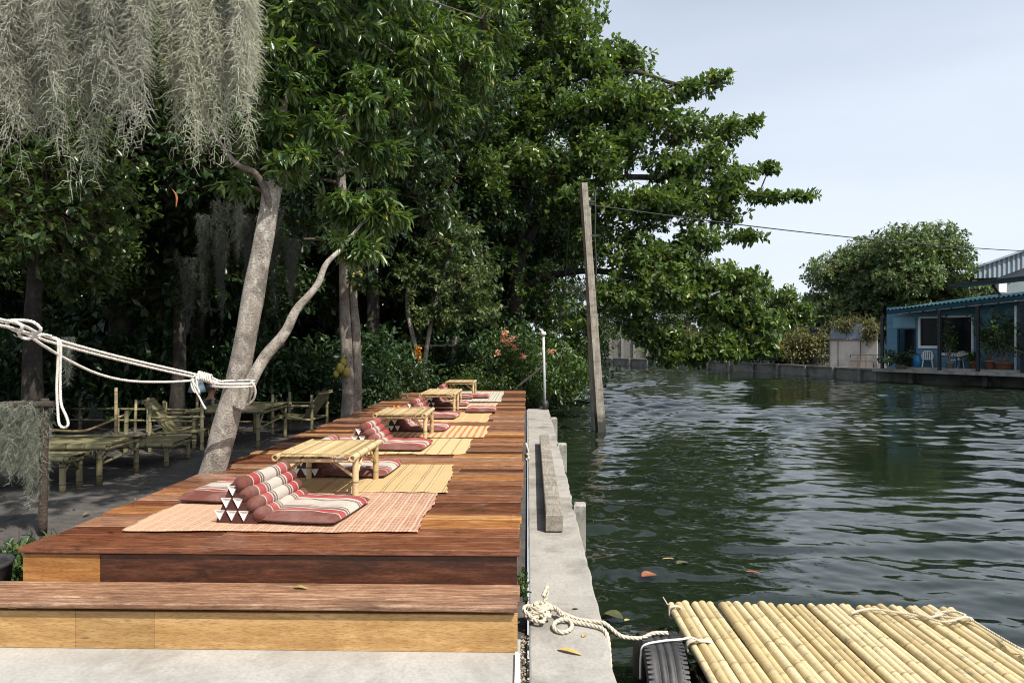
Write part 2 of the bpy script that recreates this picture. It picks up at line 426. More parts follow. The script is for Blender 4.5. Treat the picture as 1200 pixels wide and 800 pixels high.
MAT['leafFar'] = leafmat('far_tree_leaf', [(0, (.055, .095, .040)), (.6, (.105, .160, .062)), (1, (.19, .23, .09))], .25, .5)
MAT['leafBush'] = leafmat('bush_leaf', [(0, (.025, .055, .014)), (.6, (.055, .105, .025)), (1, (.13, .16, .045))], .3, .42)
MAT['leafDryGrass'] = leafmat('dry_vine_leaf', [(0, (.07, .075, .025)), (.6, (.14, .14, .05)), (1, (.24, .20, .09))], .25, .6)
MAT['moss'] = leafmat('grey_hanging_moss', [(0, (.50, .49, .42)), (.6, (.67, .655, .58)), (1, (.79, .775, .70))], .5, .85, .12, 1.05, .74)
MAT['mossShaded'] = leafmat('shade_tinted_moss', [(0, (.06, .068, .055)), (1, (.15, .16, .13))], .2, .9, .1, 1.0)  # darker copy of the hanging moss, shade painted into its colour
MAT['mossDark'] = leafmat('grey_green_moss', [(0, (.17, .20, .15)), (.6, (.30, .32, .25)), (1, (.48, .48, .40))], .25, .8, .2, 1.0, .8)
MAT['petal'] = leafmat('salmon_petal', [(0, (.55, .24, .15)), (1, (.75, .42, .32))], .3, .6, .3, 1.0)
MAT['marigold'] = leafmat('orange_petal', [(0, (.70, .16, .01)), (1, (.85, .33, .02))], .3, .6, .3, 1.0)

# ------------------------------------------------------------------ foliage
TPL = {}
def _t(v, tri, quad): return (np.array(v, float), np.array(tri, int).reshape(-1, 3), np.array(quad, int).reshape(-1, 4))
# columns: along, side, normal
TPL['lance'] = _t([(0, 0, 0), (.33, 0, -.02), (.68, 0, -.05), (1, 0, -.13), (.33, -.5, .03), (.7, -.36, 0), (.33, .5, .03), (.7, .36, 0)],
                  [(0, 4, 1), (0, 1, 6), (5, 3, 2), (2, 3, 7)], [(4, 5, 2, 1), (1, 2, 7, 6)])
TPL['oval'] = _t([(0, 0, 0), (.4, 0, -.03), (.8, 0, -.05), (1, 0, -.08), (.35, -.42, .05), (.78, -.42, .03), (.35, .42, .05), (.78, .42, .03)],
                 [(0, 4, 1), (0, 1, 6), (5, 3, 2), (2, 3, 7)], [(4, 5, 2, 1), (1, 2, 7, 6)])
TPL['kite'] = _t([(0, 0, 0), (.62, -.5, .05), (1, 0, -.06), (.62, .5, .05)], [(0, 1, 2), (0, 2, 3)], [])
TPL['small'] = _t([(0, 0, 0), (.48, -.5, .06), (1, 0, 0), (.48, .5, .06)], [(0, 1, 2), (0, 2, 3)], [])
def unit(a): return a / np.maximum(np.linalg.norm(a, axis=-1, keepdims=True), 1e-9)
def leaves_mesh(name, P, A, U, Ln, Wd, tpl, mat, rnd):
    t, tri, quad = TPL[tpl]; N = len(P)
    A = unit(A); S = unit(np.cross(A, U)); Nn = np.cross(S, A)
    V = (P[:, None] + t[None, :, 0:1] * (A * Ln[:, None])[:, None] + t[None, :, 1:2] * (S * Wd[:, None])[:, None] + t[None, :, 2:3] * (Nn * Ln[:, None])[:, None]).reshape(-1, 3)
    off = (np.arange(N) * len(t))[:, None, None]
    fs = []; rr = []
    for q in (tri, quad):
        if len(q): fs.append((q[None] + off).reshape(-1, q.shape[1])); rr.append(np.repeat(rnd, len(q)))
    return mesh_np(name, V, fs, np.concatenate(rr), tpl in ('lance', 'oval'), mat)
def twig_tubes(A, B, r0, r1, sag=0.0):
    """three-sided two-segment twigs from A to B, all at once"""
    N = len(A); mid = (A + B) / 2 + rng.normal(0, .06, (N, 3)) * np.linalg.norm(B - A, axis=1, keepdims=True); mid[:, 2] += sag
    d = unit(B - A); a = unit(np.cross(d, np.array([.31, .17, .93]) + rng.normal(0, .1, (N, 3)))); b = np.cross(d, a)
    rows = []
    for p, r in ((A, r0), (mid, (r0 + r1) / 2), (B, r1)):
        for k in range(3):
            an = 2 * math.pi * k / 3
            rows.append(p + (a * math.cos(an) + b * math.sin(an)) * (r if np.isscalar(r) else r[:, None]))
    V = np.stack(rows, 1).reshape(-1, 3)
    q = []
    for s in (0, 1):
        for k in range(3):
            k2 = (k + 1) % 3; q.append((3 * s + k, 3 * s + k2, 3 * s + 3 + k2, 3 * s + 3 + k))
    Fq = (np.array(q)[None] + (np.arange(N) * 9)[:, None, None]).reshape(-1, 4)
    return V, Fq
def in_ball(n, shell=.5):
    d = unit(rng.normal(size=(n, 3))); return d * (rng.random(n) ** shell)[:, None]
def tree(name, label, cat, base, trunks, lobes, mat_leaf, mat_bark, tpl='small', Ls=(.12, .2), wr=.45, K=8, along=.35,
         fw=.6, droop=.3, twig_r=.012, group=None, shell=.45, limb_r=.06, up=(0, 0, 1), upn=.5, lift=0.0, crown_name='crown', limbs=True):
    base = np.array(base, float); root = thing(name, label, cat, tuple(base), 0, group)
    mb = MB(); nodes = []
    for pts, r0, r1 in trunks:
        pp = catmull(pts, 14 if r0 > .09 else 8); n = len(pp)
        rad = [r0 + (r1 - r0) * (i / (n - 1)) ** .8 for i in range(n)]
        rad = [q * (1 + .035 * math.sin(i * .21 + r0 * 40) + .02 * math.sin(i * .47)) for i, q in enumerate(rad)]
        mb.tube(pp, rad, 24 if r0 > .09 else 12, lump=.028 if r0 > .09 else .04, rnd=0 if r0 > .07 else .8)
        nodes += [(p, q) for p, q in zip(pp, rad)]
    nv = np.array([tuple(p) for p, q in nodes]); nr = np.array([q for p, q in nodes])
    TA, TB, TD = [], [], []
    for (c, rad, n) in lobes:
        c = np.array(tuple(c), float); rad = np.array(rad, float)
        d = np.linalg.norm((nv - c) * np.array([1, 1, 1.9]), axis=1) + np.maximum(0, nv[:, 2] - c[2] + .1) * 1.5
        k = int(np.argmin(d)); s = nv[k]
        if limbs:
            m1 = s + (c - s) * .5 + np.array([0, 0, lift + .08 * np.linalg.norm(c - s)]) + rng.normal(0, .05, 3) * np.linalg.norm(c - s)
            lp = catmull([s, m1, c], 6); r0 = min(limb_r, nr[k] * .8)
            mb.tube(lp, [r0 + (twig_r - r0) * (i / (len(lp) - 1)) for i in range(len(lp))], 7, rnd=.8)
            lpa = np.array([tuple(p) for p in lp])
        else: lpa = np.array([s, c])
        E = c + in_ball(n, shell) * rad
        st = lpa[np.clip((rng.random(n) ** .6 * len(lpa)).astype(int), int(len(lpa) * (.5 if rad[0] > 1.0 or not limbs else .8)), len(lpa) - 1)]
        # keep twigs short: start part of the way out
        st = st + (E - st) * rng.uniform(0, .35, (n, 1)) * (0 if n < 4 else 1) * .0 + 0
        TA.append(st); TB.append(E); TD.append(unit(unit(E - st) + .35 * unit((E - c) / rad) + rng.normal(0, .25, (n, 3))))
    A = np.concatenate(TA); B = np.concatenate(TB); D = np.concatenate(TD)
    V, Fq = twig_tubes(A - base, B - base, twig_r, twig_r * .35)
    # merge trunk and twigs in one mesh
    tv = np.array([tuple(v) for v in mb.v]) - base
    tri4 = [f for f in mb.f if len(f) == 4]; oth = [f for f in mb.f if len(f) != 4]
    ngon = [np.array([f]) for f in oth]
    r4 = [q for f, q in zip(mb.f, mb.r) if len(f) == 4]; rn = [q for f, q in zip(mb.f, mb.r) if len(f) != 4]
    me = mesh_np('trunk', np.concatenate([tv, V]), [np.array(tri4), Fq + len(tv)] + ngon, np.concatenate([r4, np.ones(len(Fq)), rn]), True, mat_bark)
    link('trunk', me, root)
    T = len(B); N = T * K
    Bk = np.repeat(B, K, 0); Dk = np.repeat(D, K, 0)
    Rn = rng.normal(size=(N, 3)); Rn = unit(Rn - Dk * np.sum(Rn * Dk, 1, keepdims=True))
    P = Bk - Dk * (rng.random((N, 1)) ** 1.3) * along - base
    Ax = Dk * fw + Rn * 1.0 + np.array([0, 0, -droop]) + rng.normal(0, .15, (N, 3))
    U = np.array(up) + rng.normal(0, upn, (N, 3))
    Ln = rng.uniform(Ls[0], Ls[1], N); tw = np.repeat(rng.random(T), K)
    rnd = np.clip(tw * .45 + rng.random(N) * .55, 0, 1)
    me = leaves_mesh('crown', P, Ax, U, Ln, Ln * wr, tpl, mat_leaf, rnd)
    link(crown_name, me, root)
    return root
def pxlobe(px, py, D, rxp, ryp, rd, n):
    c = at(px, py, D); return (c, (rxp / F * D, rd, ryp / F * D), n)
# ================================================================== SETTING
WZ = -0.45                      # canal level
DZ = 0.48                       # deck level
def structure(name, me): o = link(name, me); o['kind'] = 'structure'; return o

# ground: one sheet out to the horizon with the canal cut into it
BANK = [G(1330, 465, WZ), G(1200, 454, WZ), G(1115, 450.5, WZ), G(1029, 446.5, WZ), G(965, 441.5, WZ), G(900, 436.5, WZ), G(820, 432, WZ), G(730, 428, WZ)]
BANK = [Vector((42, 6, 0)), ] + BANK + [Vector((-6, 84, 0)), Vector((-60, 92, 0))]
LEFT = [(0.45, -60), (0.45, 3), (0.53, 18.2), (0.9, 24), (1.6, 32), (1.2, 44), (-8, 58), (-60, 66)]
mb = MB()
def strip(mb, line, outer, z):
    v = [(p[0], p[1], z) for p in line] + [(p[0], p[1], z) for p in outer]; n = len(line)
    mb.add(v, [(i, i + 1, n + i + 1, n + i) for i in range(n - 1)], 0.5)
yard = MB()
NX, NY = 90, 110
xs = np.concatenate([[-900, -300, -90, -40], np.linspace(-22, 0.0, NX)]); ys = np.concatenate([np.linspace(-6, 24, NY)])
gx, gy = np.meshgrid(xs, ys)
h = 0.018 * np.sin(gx * 1.7 + 1) * np.cos(gy * 1.3) + 0.012 * np.sin(gx * 4.1 + gy * 2.3) + rng.normal(0, .006, gx.shape) - 0.015
h[gx > -3.3] -= .03; h[gx > -.06] = -.07
nv = len(xs)
V = np.stack([gx, gy, h], -1).reshape(-1, 3)
q = np.array([(j * nv + i, j * nv + i + 1, (j + 1) * nv + i + 1, (j + 1) * nv + i) for j in range(NY - 1) for i in range(nv - 1)])
me = mesh_np('ground', V, [q], None, True, MAT['soil']); structure('ground', me)
# rest of the left land, the far bank and the canal bed
mb = MB()
strip(mb, [(0.0, 24), (.9, 24.01), (1.6, 32), (1.2, 44), (-8, 58), (-60, 66)], [(-900, 24), (-900, 28), (-900, 40), (-900, 55), (-900, 60), (-900, 66)], -.03)
strip(mb, [(0.0, 18.2), (0.0, 24)], [(.53, 18.2), (.9, 24)], -.05)
strip(mb, [(-900, -900), (-900, -6)], [(0.0, -900), (0.0, -6)], -.02)
mb.build('outer_ground', MAT['soil'])['kind'] = 'structure'
mb = MB()
out = [Vector((p.x, p.y, 0)) + Vector((900, 500, 0)) if i < 8 else Vector((p.x, p.y + 900, 0)) for i, p in enumerate(BANK)]
out[0] = Vector((1200, 6, 0))
strip(mb, BANK, out, 0.17)
mb.build('far_bank', MAT['soil'])['kind'] = 'structure'

# concrete pavement in front of the step
mb = MB(); mb.box((-3.04, 0.93, -0.052), (6.0, 6.1, 0.104), bev=.008)
mb.build('pavement', MAT['concrete'])['kind'] = 'structure'

# water: one sheet with real ripples, finest near the eye
na, nd = 900, 980
ang = np.linspace(R_(-66), R_(66), na)
ang = np.sign(ang) * np.abs(ang / ang.max()) ** 1.25 * ang.max()
dist = np.geomspace(0.9, 140, nd)
AA, DD = np.meshgrid(ang, dist)
X = np.sin(AA) * DD; Y = np.cos(AA) * DD
cell = np.gradient(dist)[:, None] * np.ones_like(DD)
Z = np.zeros_like(X)
amp_mod = 0.74 + .5 * np.sin(X * .31 + Y * .12 + 1.2) * np.sin(Y * .23 - X * .17) + .25 * np.sin(X * .9 - Y * .6)
fA = np.interp(DD, [0, 5, 9, 14, 60], [.65, .75, 1.0, 1.15, 1.1]); fB = np.interp(DD, [0, 4, 8, 13, 60], [.5, .55, .9, 1.7, 1.7])
for i in range(62):
    big = i < 20
    lam = rng.uniform(.42, 1.3) if big else 0.12 * (.52 / 0.12) ** ((i - 20) / 41)
    th = rng.normal(R_(97), R_(24 if big else 42)); k = 2 * math.pi / lam
    a = lam * (.0098 if big else .0046)
    fade = np.clip(lam / (cell * 2.6) - .55, 0, 1) * (fA if big else fB)
    wob = 1.0 * np.sin(X * .37 * (1 + i % 3) + i) + .8 * np.sin(Y * .41 + i * 2.1)
    loc = np.clip(.5 + .85 * np.sin(X * (.35 + .03 * (i % 20)) + i * 1.7) * np.cos(Y * (.28 + .02 * (i % 20)) + i * .9), 0, 1.3)
    Z += a * fade * loc * amp_mod * np.sin(k * (X * math.cos(th) + Y * math.sin(th)) + wob + rng.uniform(0, 6.28))
# calmer in the lee of the wall and raft
V = np.stack([X, Y, WZ + Z], -1).reshape(-1, 3)
idx = np.arange(na * nd).reshape(nd, na)
q = np.stack([idx[:-1, :-1], idx[:-1, 1:], idx[1:, 1:], idx[1:, :-1]], -1).reshape(-1, 4)
cxm = V[q].mean(1); keep = (cxm[:, 0] > 0.1) | (cxm[:, 1] > 23)
q = q[keep]; used = np.unique(q); rem = -np.ones(len(V), int); rem[used] = np.arange(len(used))
wm = NT('canal_water'); wv = wm.coord('Object')
wm.base(wm.ramp(wm.noise(wv, .35, 4), [(.35, (.0065, .0115, .006)), (.7, (.011, .017, .0095))])); wm.rough(.02)
wm.p.inputs['IOR'].default_value = 1.42
nb = wm.noise(wm.coord('Object', (1.0, 1.7, 1), (0, 0, .2)), 3.2, 4, .6)
wm.bump(nb, .07, .05)
me = mesh_np('water', V[used], [rem[q]], None, True, wm.m); structure('water', me)

# ------------------------------------------------------------------ canal wall (left) with piles
cw = thing('canal_wall', 'long pale concrete canal wall running beside the wooden deck', 'canal wall', (0, 0, 0))
mb = MB()
prof = [(-1.6, .455), (3.46, .455), (5.6, .475), (8.7, .507), (12, .53), (17.9, .555)]
xs_ = []
ys_ = np.linspace(-2, 17.9, 150)
for y in ys_:
    xs_.append(np.interp(y, [p[0] for p in prof], [p[1] for p in prof]) + rng.normal(0, .0045))
vs = []; fs = []
for y, x in zip(ys_, xs_):
    e = .012 + abs(rng.normal(0, .006)) + (0.035 if abs(y - 3.75) < .12 else 0)
    zt = rng.normal(0, .0012)
    vs += [(0.012 + rng.normal(0, .002), y, -.3), (0.012, y, -.006), (.022, y, zt), (x - e, y, zt), (x, y, -e), (x - .01, y, -.25), (x - .02, y, -1.0)]
for i in range(len(ys_) - 1):
    for k in range(6): fs.append((i * 7 + k, (i + 1) * 7 + k, (i + 1) * 7 + k + 1, i * 7 + k + 1))
fs.append(tuple(range(7))); n = (len(ys_) - 1) * 7; fs.append(tuple(n + k for k in range(6, -1, -1)))
mb.add(vs, [f[::-1] for f in fs], .5); mb.build('coping', MAT['wallc'], cw)
for i, (px, py, w, top) in enumerate([(679.5, 589, .125, .0), (658.5, 519, .155, -.01), (648.8, 489, .15, -.02)]):
    # pile position: touching the water face of the wall
    Dp = [7.15, 11.5, 15.6][i]; p = at(px, py, Dp)
    mb = MB(); zt = p.z
    a = rng.normal(0, .01, 4)
    mb.box((0, 0, (zt - 1.3) / 2), (w, w * 1.15, zt + 1.3), bev=.018, rz=.08 * (i - 1))
    t = thing('concrete_pile', ['nearest chipped concrete pile standing in the water against the canal wall',
                                'middle concrete pile against the canal wall, beside the far end of the loose beam',
                                'farthest concrete pile against the canal wall, next to the white pipe post'][i], 'pile', (p.x, p.y, 0), 0, 'concrete piles along the canal wall')
    mb.build('shaft', MAT['pile'], t)
# loose beam lying on the wall
mb = MB(); p0 = Vector((.245, 6.2, .088)); p1 = Vector((.285, 11.6, .088))
mb.bar(p0, p1, .155, .155, bev=.008, rnd=.6)
tag(mb.build('timber_beam', MAT['beamwood']), 'long grey weathered timber beam lying on top of the concrete canal wall', 'beam')

# ------------------------------------------------------------------ deck
deck = thing('wooden_deck', 'long varnished wooden deck platform of mixed brown boards beside the canal', 'deck', (-1.57, 4.08, 0))
dsub = (-1.57, 4.08, 0)
mb = MB(); y = 4.08; first = True
XL, XR = -3.10, -0.042
seq = [(.30, .22), (.20, .30), (.24, .84), (.12, .92), (.22, .20), (.18, .08), (.22, .30), (.2, .60), (.2, .62), (.24, .40)]
i = 0; nails = []
while y < 17.75:
    w, tone = seq[i] if i < len(seq) else (random.uniform(.14, .27), random.random())
    xl = XL + (0 if i == 0 else random.uniform(-.03, .03)); xr = XR + random.uniform(-.012, .012)
    cuts = [xl]
    if i > 0:
        k = random.choice([1, 1, 2, 2])
        cuts += sorted(random.uniform(xl + .5, xr - .5) for _ in range(k))
    cuts.append(xr)
    for j, (a, b) in enumerate(zip(cuts[:-1], cuts[1:])):
        if b - a < .12: continue
        t = tone if j == len(cuts) - 2 else random.random()
        g = .006
        dz = random.uniform(-.004, .004); tw = random.uniform(-.012, .012)
        M = Matrix.Rotation(tw, 3, 'X') @ Matrix.Rotation(random.uniform(-.0012, .0012), 3, 'Y')
        mb.box(((a + b) / 2, y + w / 2, DZ - .019 + dz), (b - a - g, w - .010, .038), M=M, rnd=t, bev=.005)
    for xx in (-3.0, -1.6, -.12):
        for q in (.25, .75): nails.append((xx + random.uniform(-.012, .012), y + w * q + random.uniform(-.01, .01), DZ + .0052))
    y += w; i += 1
mb.build('boards', MAT['deck'], deck, dsub)
N_ = len(nails); a_ = np.linspace(0, 2 * math.pi, 7)[:-1]
P_ = np.array(nails) - np.array(dsub)
V_ = (P_[:, None] + np.stack([.0045 * np.cos(a_), .0045 * np.sin(a_), 0 * a_], -1)[None]).reshape(-1, 3)
link('nail_heads', mesh_np('nail_heads', V_, [np.arange(6)[None] + 6 * np.arange(N_)[:, None]], None, False, MAT['rubber']), deck)['kind'] = 'stuff'
mb = MB(); mb.box((-1.57, 10.95, DZ - .055), (3.0, 13.5, .03), rnd=.1)
for xx in (-3.0, -1.6, -.12): mb.box((xx, 10.95, DZ - .145), (.09, 13.45, .145), rnd=.2)
for yy in np.arange(4.6, 17.6, 2.2):
    for xx in (-3.0, -1.6, -.12): mb.box((xx, yy, .10), (.1, .1, .31), rnd=.3)
mb.build('joists', MAT['fascia'], deck, dsub)
mb = MB(); mb.box((-1.333, 4.122, .347), (2.54, .03, .178), bev=.003, rnd=.5)
o = mb.build('fascia_board', MAT['fascia'], deck, dsub); o['label'] = 'long dark brown front fascia board'
mb = MB(); mb.box((-2.845, 4.120, .345), (.475, .03, .178), bev=.003, rnd=.6)
o = mb.build('fascia_board', MAT['amberwood'], deck, dsub); o['label'] = 'short amber front fascia board'
mb = MB(); mb.box((-0.075, 10.9, .345), (.025, 13.4, .18), rnd=.3); mb.box((-3.05, 10.9, .345), (.025, 13.4, .18), rnd=.3)
mb.build('side_board', MAT['fascia'], deck, dsub)
# nail heads
mb = MB()
st = thing('wooden_step', 'low wooden step with worn grey brown tread and yellow riser below the deck', 'step', (-1.9, 3.9, 0))
ssub = (-1.9, 3.9, 0)
mb = MB()
mb.box((-1.96, 3.976, .2535), (3.83, .255, .033), bev=.006, rnd=.75)
mb.box((-1.97, 3.80, .2535), (3.83, .088, .034), bev=.008, rnd=.35)
mb.build('tread', MAT['tread'], st, ssub)
mb = MB()
for a_, b_, q in ((-3.905, -2.55, .5), (-2.548, -2.10, .15), (-2.098, -.055, .6)): mb.box(((a_ + b_) / 2, 3.812, .105), (b_ - a_, .034, .21), bev=.003, rnd=q)
mb.build('riser', MAT['yellowwood'], st, ssub)
for xx in (-3.6, -2.4, -1.2, -.14): mb = MB(); mb.box((xx, 3.965, .118), (.06, .26, .234), rnd=.4); mb.build('bearer', MAT['amberwood'], st, ssub)
# rubble in the slot between deck and wall
N = 700
P = np.stack([rng.uniform(-.048, .018, N), rng.uniform(1.8, 4.15, N), rng.uniform(-.085, -.035, N)], -1)
gv, gt, _ = (np.array([(1, 0, 0), (-.5, .8, 0), (-.5, -.8, .1), (0, 0, .9), (.1, 0, -.7)]), np.array([(0, 1, 3), (1, 2, 3), (2, 0, 3), (1, 0, 4), (2, 1, 4), (0, 2, 4)]), 0)
sc_ = rng.uniform(.004, .014, N)
V = (P[:, None] + gv[None] * sc_[:, None, None] * rng.uniform(.6, 1.4, (N, 1, 3))).reshape(-1, 3)
Fq = (gt[None] + (np.arange(N) * 5)[:, None, None]).reshape(-1, 3)
grav = surf('sandy_rubble', (.20, .16, .10), (.42, .36, .26), 40, rough=.95, bump=.3, attr_amt=.5)
o = link('rubble', mesh_np('rubble', V, [Fq], np.repeat(rng.random(N), 6), False, grav))
tag(o, 'sandy rubble and bits filling the slot between step and canal wall', 'rubble', kind='stuff')
mb = MB(); mb.bar((-.052, 2.6, .012), (-.058, 3.76, .012), .016, .022, rnd=.5); mb.bar((-.028, 2.6, .006), (-.046, 3.74, .012), .012, .02, rnd=.9)
tag(mb.build('batten', MAT['white']), 'thin pale battens lying along the edge of the pavement', 'batten')

# ------------------------------------------------------------------ floor mats
def matmat(name, bands, period, weave=(.5, .4), across=True, thin=0.0):
    """woven reed: colour bands along local x (period metres), fine cross ribs"""
    n = NT(name); co = n.n('ShaderNodeTexCoord'); sp = n.n('ShaderNodeSeparateXYZ'); n.l(co.outputs['Object'], sp.inputs[0])
    wob = n.noise(co.outputs['Object'], 3, 2)
    x = n.math('ADD', sp.outputs[0], n.math('MULTIPLY', wob, .02))
    u = n.math('FRACT', n.math('DIVIDE', x, period))
    c = n.ramp(u, bands, True)
    rib = n.math('SINE', n.math('MULTIPLY', sp.outputs[1], 2 * math.pi / .011))
    rib2 = n.math('SINE', n.math('MULTIPLY', sp.outputs[0], 2 * math.pi / .022))
    g = n.noise(n.coord('Object', (1, 14, 1)), 18, 5, .7)
    c = n.mix(n.ramp(g, [(.35, g3(.35)), (.65, g3(0))]), c, (.26, .17, .08))
    if thin:
        vv = n.math('FRACT', n.math('DIVIDE', n.math('ADD', sp.outputs[1], n.math('MULTIPLY', wob, .03)), .062))
        sel = n.ramp(vv, [(0, g3(.75)), (.42, g3(0)), (.6, g3(.6)), (.72, g3(0))], True)
        br_ = n.ramp(n.noise(n.coord('Object', (1, 1, 1)), 26, 3, .7), [(.42, g3(0)), (.52, g3(1))])
        c = n.mix(n.math('MULTIPLY', n.math('MULTIPLY', sel, br_), .75), c, (.55, .40, .28))
        lr = n.math('MULTIPLY_ADD', sp.outputs[0], .55); lr.node.inputs[2].default_value = .5; lr.node.use_clamp = True
        c = n.mix(n.math('MULTIPLY', n.math('SUBTRACT', 1.0, lr), .5), c, (.60, .40, .25))
    g2 = n.noise(n.coord('Object'), 2.0, 5, .6)
    c = n.mix(n.ramp(g2, [(.45, g3(0)), (.7, g3(.35))]), c, (.52, .40, .24))
    n.base(c); n.rough(.75); n.bump(n.math('ADD', rib, n.math('MULTIPLY', rib2, .5)), .5, .002); return n.m
cr, ye, br, pk, rd, oc = (.52, .37, .245), (.56, .39, .18), (.22, .14, .07), (.33, .12, .10), (.38, .085, .06), (.66, .48, .24)
mats = [
 matmat('pink_reed_mat', [(0, cr), (.22, pk), (.42, cr), (.50, (.33, .12, .10)), (.62, pk), (.72, cr), (.80, (.40, .15, .12)), (.92, pk)], .085, thin=1),
 matmat('yellow_reed_mat', [(0, ye), (.34, br), (.38, oc), (.42, br), (.46, ye), (.74, (.36, .25, .11)), (.80, oc), (.86, br), (.88, ye)], .26),
 matmat('ochre_reed_mat', [(0, oc), (.70, (.35, .22, .09)), (.82, oc)], .15),
 matmat('orange_striped_mat', [(0, oc), (.45, (.52, .16, .07)), (.85, oc)], .088),
 matmat('straw_reed_mat', [(0, ye), (.9, oc)], .3),
 matmat('rose_reed_mat', [(0, (.58, .36, .27)), (.5, (.62, .46, .34))], .1),
 matmat('grey_checked_mat', [(0, (.52, .50, .42)), (.45, (.30, .30, .27)), (.55, (.58, .56, .48)), (.8, (.22, .22, .2)), (.9, (.54, .52, .44))], .16)]
mspec = [ # right-front, right-back, left x, label
 ((487, 625), (515, 578.5), -2.68, 'pink and cream woven reed mat at the front edge of the deck'),
 ((523.5, 578.5), (532, 545.5), -2.42, 'yellow reed mat with thin brown stripes under the nearest bamboo table'),
 ((546, 533), (554, 514.5), -2.1, 'ochre reed mat with few brown lines between the first two bamboo tables'),
 ((568, 513.5), (573, 500), -2.0, 'mat with close orange and red stripes under the second bamboo table'),
 ((570.5, 495.2), (576, 484), -2.0, 'plain straw coloured mat in front of the third bamboo table'),
 ((580, 479.5), (583, 473), -2.0, 'plain rose mat beside the third bamboo table'),
 ((586.5, 471), (591, 458.8), -1.7, 'grey checked mat at the far end of the deck by the last bamboo table')]
for i, (fr, bk, xl, lab) in enumerate(mspec):
    a = G(fr[0], fr[1], DZ); b = G(bk[0], bk[1], DZ)
    cy = (a.y + b.y) / 2; dy = (b.y - a.y) / 2; xr = (a.x + b.x) / 2; hw = (xr - xl) / 2; cx_ = (xr + xl) / 2
    nx, ny = 90, 40
    u, v = np.meshgrid(np.linspace(-1, 1, nx), np.linspace(-1, 1, ny))
    sh = (b.x - a.x) / 2
    ex = .012 * np.sin(v * 5 + i) + .006 * np.sin(v * 23)
    ey = .012 * np.sin(u * 6 + i * 2) + .006 * np.sin(u * 31)
    X = u * (hw + ex * np.sign(u)) + v * sh * np.clip(u, 0, 1); Y = v * (dy + ey)
    Zm = .0075 + .0015 * np.sin(X * 9 + i) * np.sin(Y * 7) + .001 * np.sin(X * 31 + Y * 12) + .003 * (np.abs(u) > .985) * np.abs(np.sin(v * 9 + i))
    top = np.stack([X, Y, Zm + .003], -1).reshape(-1, 3); bot = np.stack([X, Y, Zm - .002], -1).reshape(-1, 3)
    idx = np.arange(nx * ny).reshape(ny, nx); qt = np.stack([idx[:-1, :-1], idx[:-1, 1:], idx[1:, 1:], idx[1:, :-1]], -1).reshape(-1, 4)
    rimi = np.concatenate([idx[0, :], idx[1:, -1], idx[-1, -2::-1], idx[-2:0:-1, 0]]); nr_ = np.roll(rimi, -1)
    rim = np.stack([rimi, rimi + nx * ny, nr_ + nx * ny, nr_], -1)
    # frayed reed ends along the left and right edges
    fr_v = []; fr_f = []
    me = mesh_np('floor_mat', np.concatenate([top, bot]), [qt, qt[:, ::-1] + nx * ny, rim], None, False, mats[i])
    o = link('floor_mat', me); o.location = (cx_, cy, DZ + .002 + (.004 if i % 2 else 0)); tag(o, lab, 'mat', 'reed mats on the deck')

# ------------------------------------------------------------------ bamboo low tables
def low_table(w, d, h, mat, name='bamboo_table', slat_axis='Y', legs=2, mat_top=None):
    t = thing(name, 'x', 'table')
    r = .026
    for sx in (-1, 1): mb = MB(); mb.cane((sx * (w / 2 - r), -d / 2 - .02, h - r * .9), (sx * (w / 2 - r), d / 2 + .02, h - r * .9), r * 1.05, 12); mb.build('rail', mat, t)
    for yy in (-d / 2 + .05, 0, d / 2 - .05): mb = MB(); mb.cane((-w / 2 + .02, yy, h - r * 2.0), (w / 2 - .02, yy, h - r * 2.0), r * .72, 8, hollow=False); mb.build('cross_rail', mat, t)
    mb = MB(); n = max(6, int((w - 4 * r) / .021)); x0 = -w / 2 + 2 * r + .006; st_ = (w - 4 * r - .012) / n
    for i in range(n):
        xx = x0 + (i + .5) * st_; e = random.uniform(-.006, .006)
        pts = [(xx, -d / 2 + .012 + e, h - .012), (xx, -d / 4, h - .0115 + random.uniform(-.001, .001)), (xx, 0, h - .0125), (xx, d / 4, h - .012 + random.uniform(-.001, .001)), (xx, d / 2 - .012 + e, h - .012)]
        rv = random.random()
        prof = [(-st_ * .47, -.005), (-st_ * .47, .003), (-st_ * .2, .006), (st_ * .2, .006), (st_ * .47, .003), (st_ * .47, -.005)]
        vs = [(p[0] + q[0], p[1], p[2] + q[1]) for p in pts for q in prof]; m = len(prof)
        fs = [(k * m + j, k * m + (j + 1) % m, (k + 1) * m + (j + 1) % m, (k + 1) * m + j) for k in range(len(pts) - 1) for j in range(m)]
        fs += [tuple(range(m)), tuple((len(pts) - 1) * m + j for j in range(m - 1, -1, -1))]
        mb.add(vs, [f[::-1] for f in fs], rv)
    for yy in (-d / 2 + .035, d / 2 - .035): mb.tube([(-w / 2 + 2 * r, yy, h + .001), (w / 2 - 2 * r, yy, h + .001)], .0045, 6, rnd=.1)
    mb.build('tabletop', mat_top or mat, t)
    lx, ly = w / 2 - r - .003, d / 2 - .09
    yl = [-ly, ly] if legs == 2 else [-ly, 0.05, ly]
    for sx in (-1, 1):
        for yy in yl:
            mb = MB(); mb.cane((sx * lx, yy, 0), (sx * lx, yy, h - 2 * r + .008), .026, 12, node=.19, hollow=True)
            mb.build('leg', mat, t)
    mb = MB()
    for sx in (-1, 1):
        for sy in (-1, 1):
            mb = MB(); mb.cane((sx * lx, sy * (ly - .012), h * .45), (sx * lx, sy * (ly - .21), h - 2 * r + .004), .013, 8, hollow=False); mb.build('brace', mat, t)
            mb = MB(); mb.cane((sx * (lx - .012), sy * ly, h * .45), (sx * (lx - .19), sy * (ly + .015), h - 2 * r), .014, 8, hollow=False); mb.build('brace', mat, t)
    return t
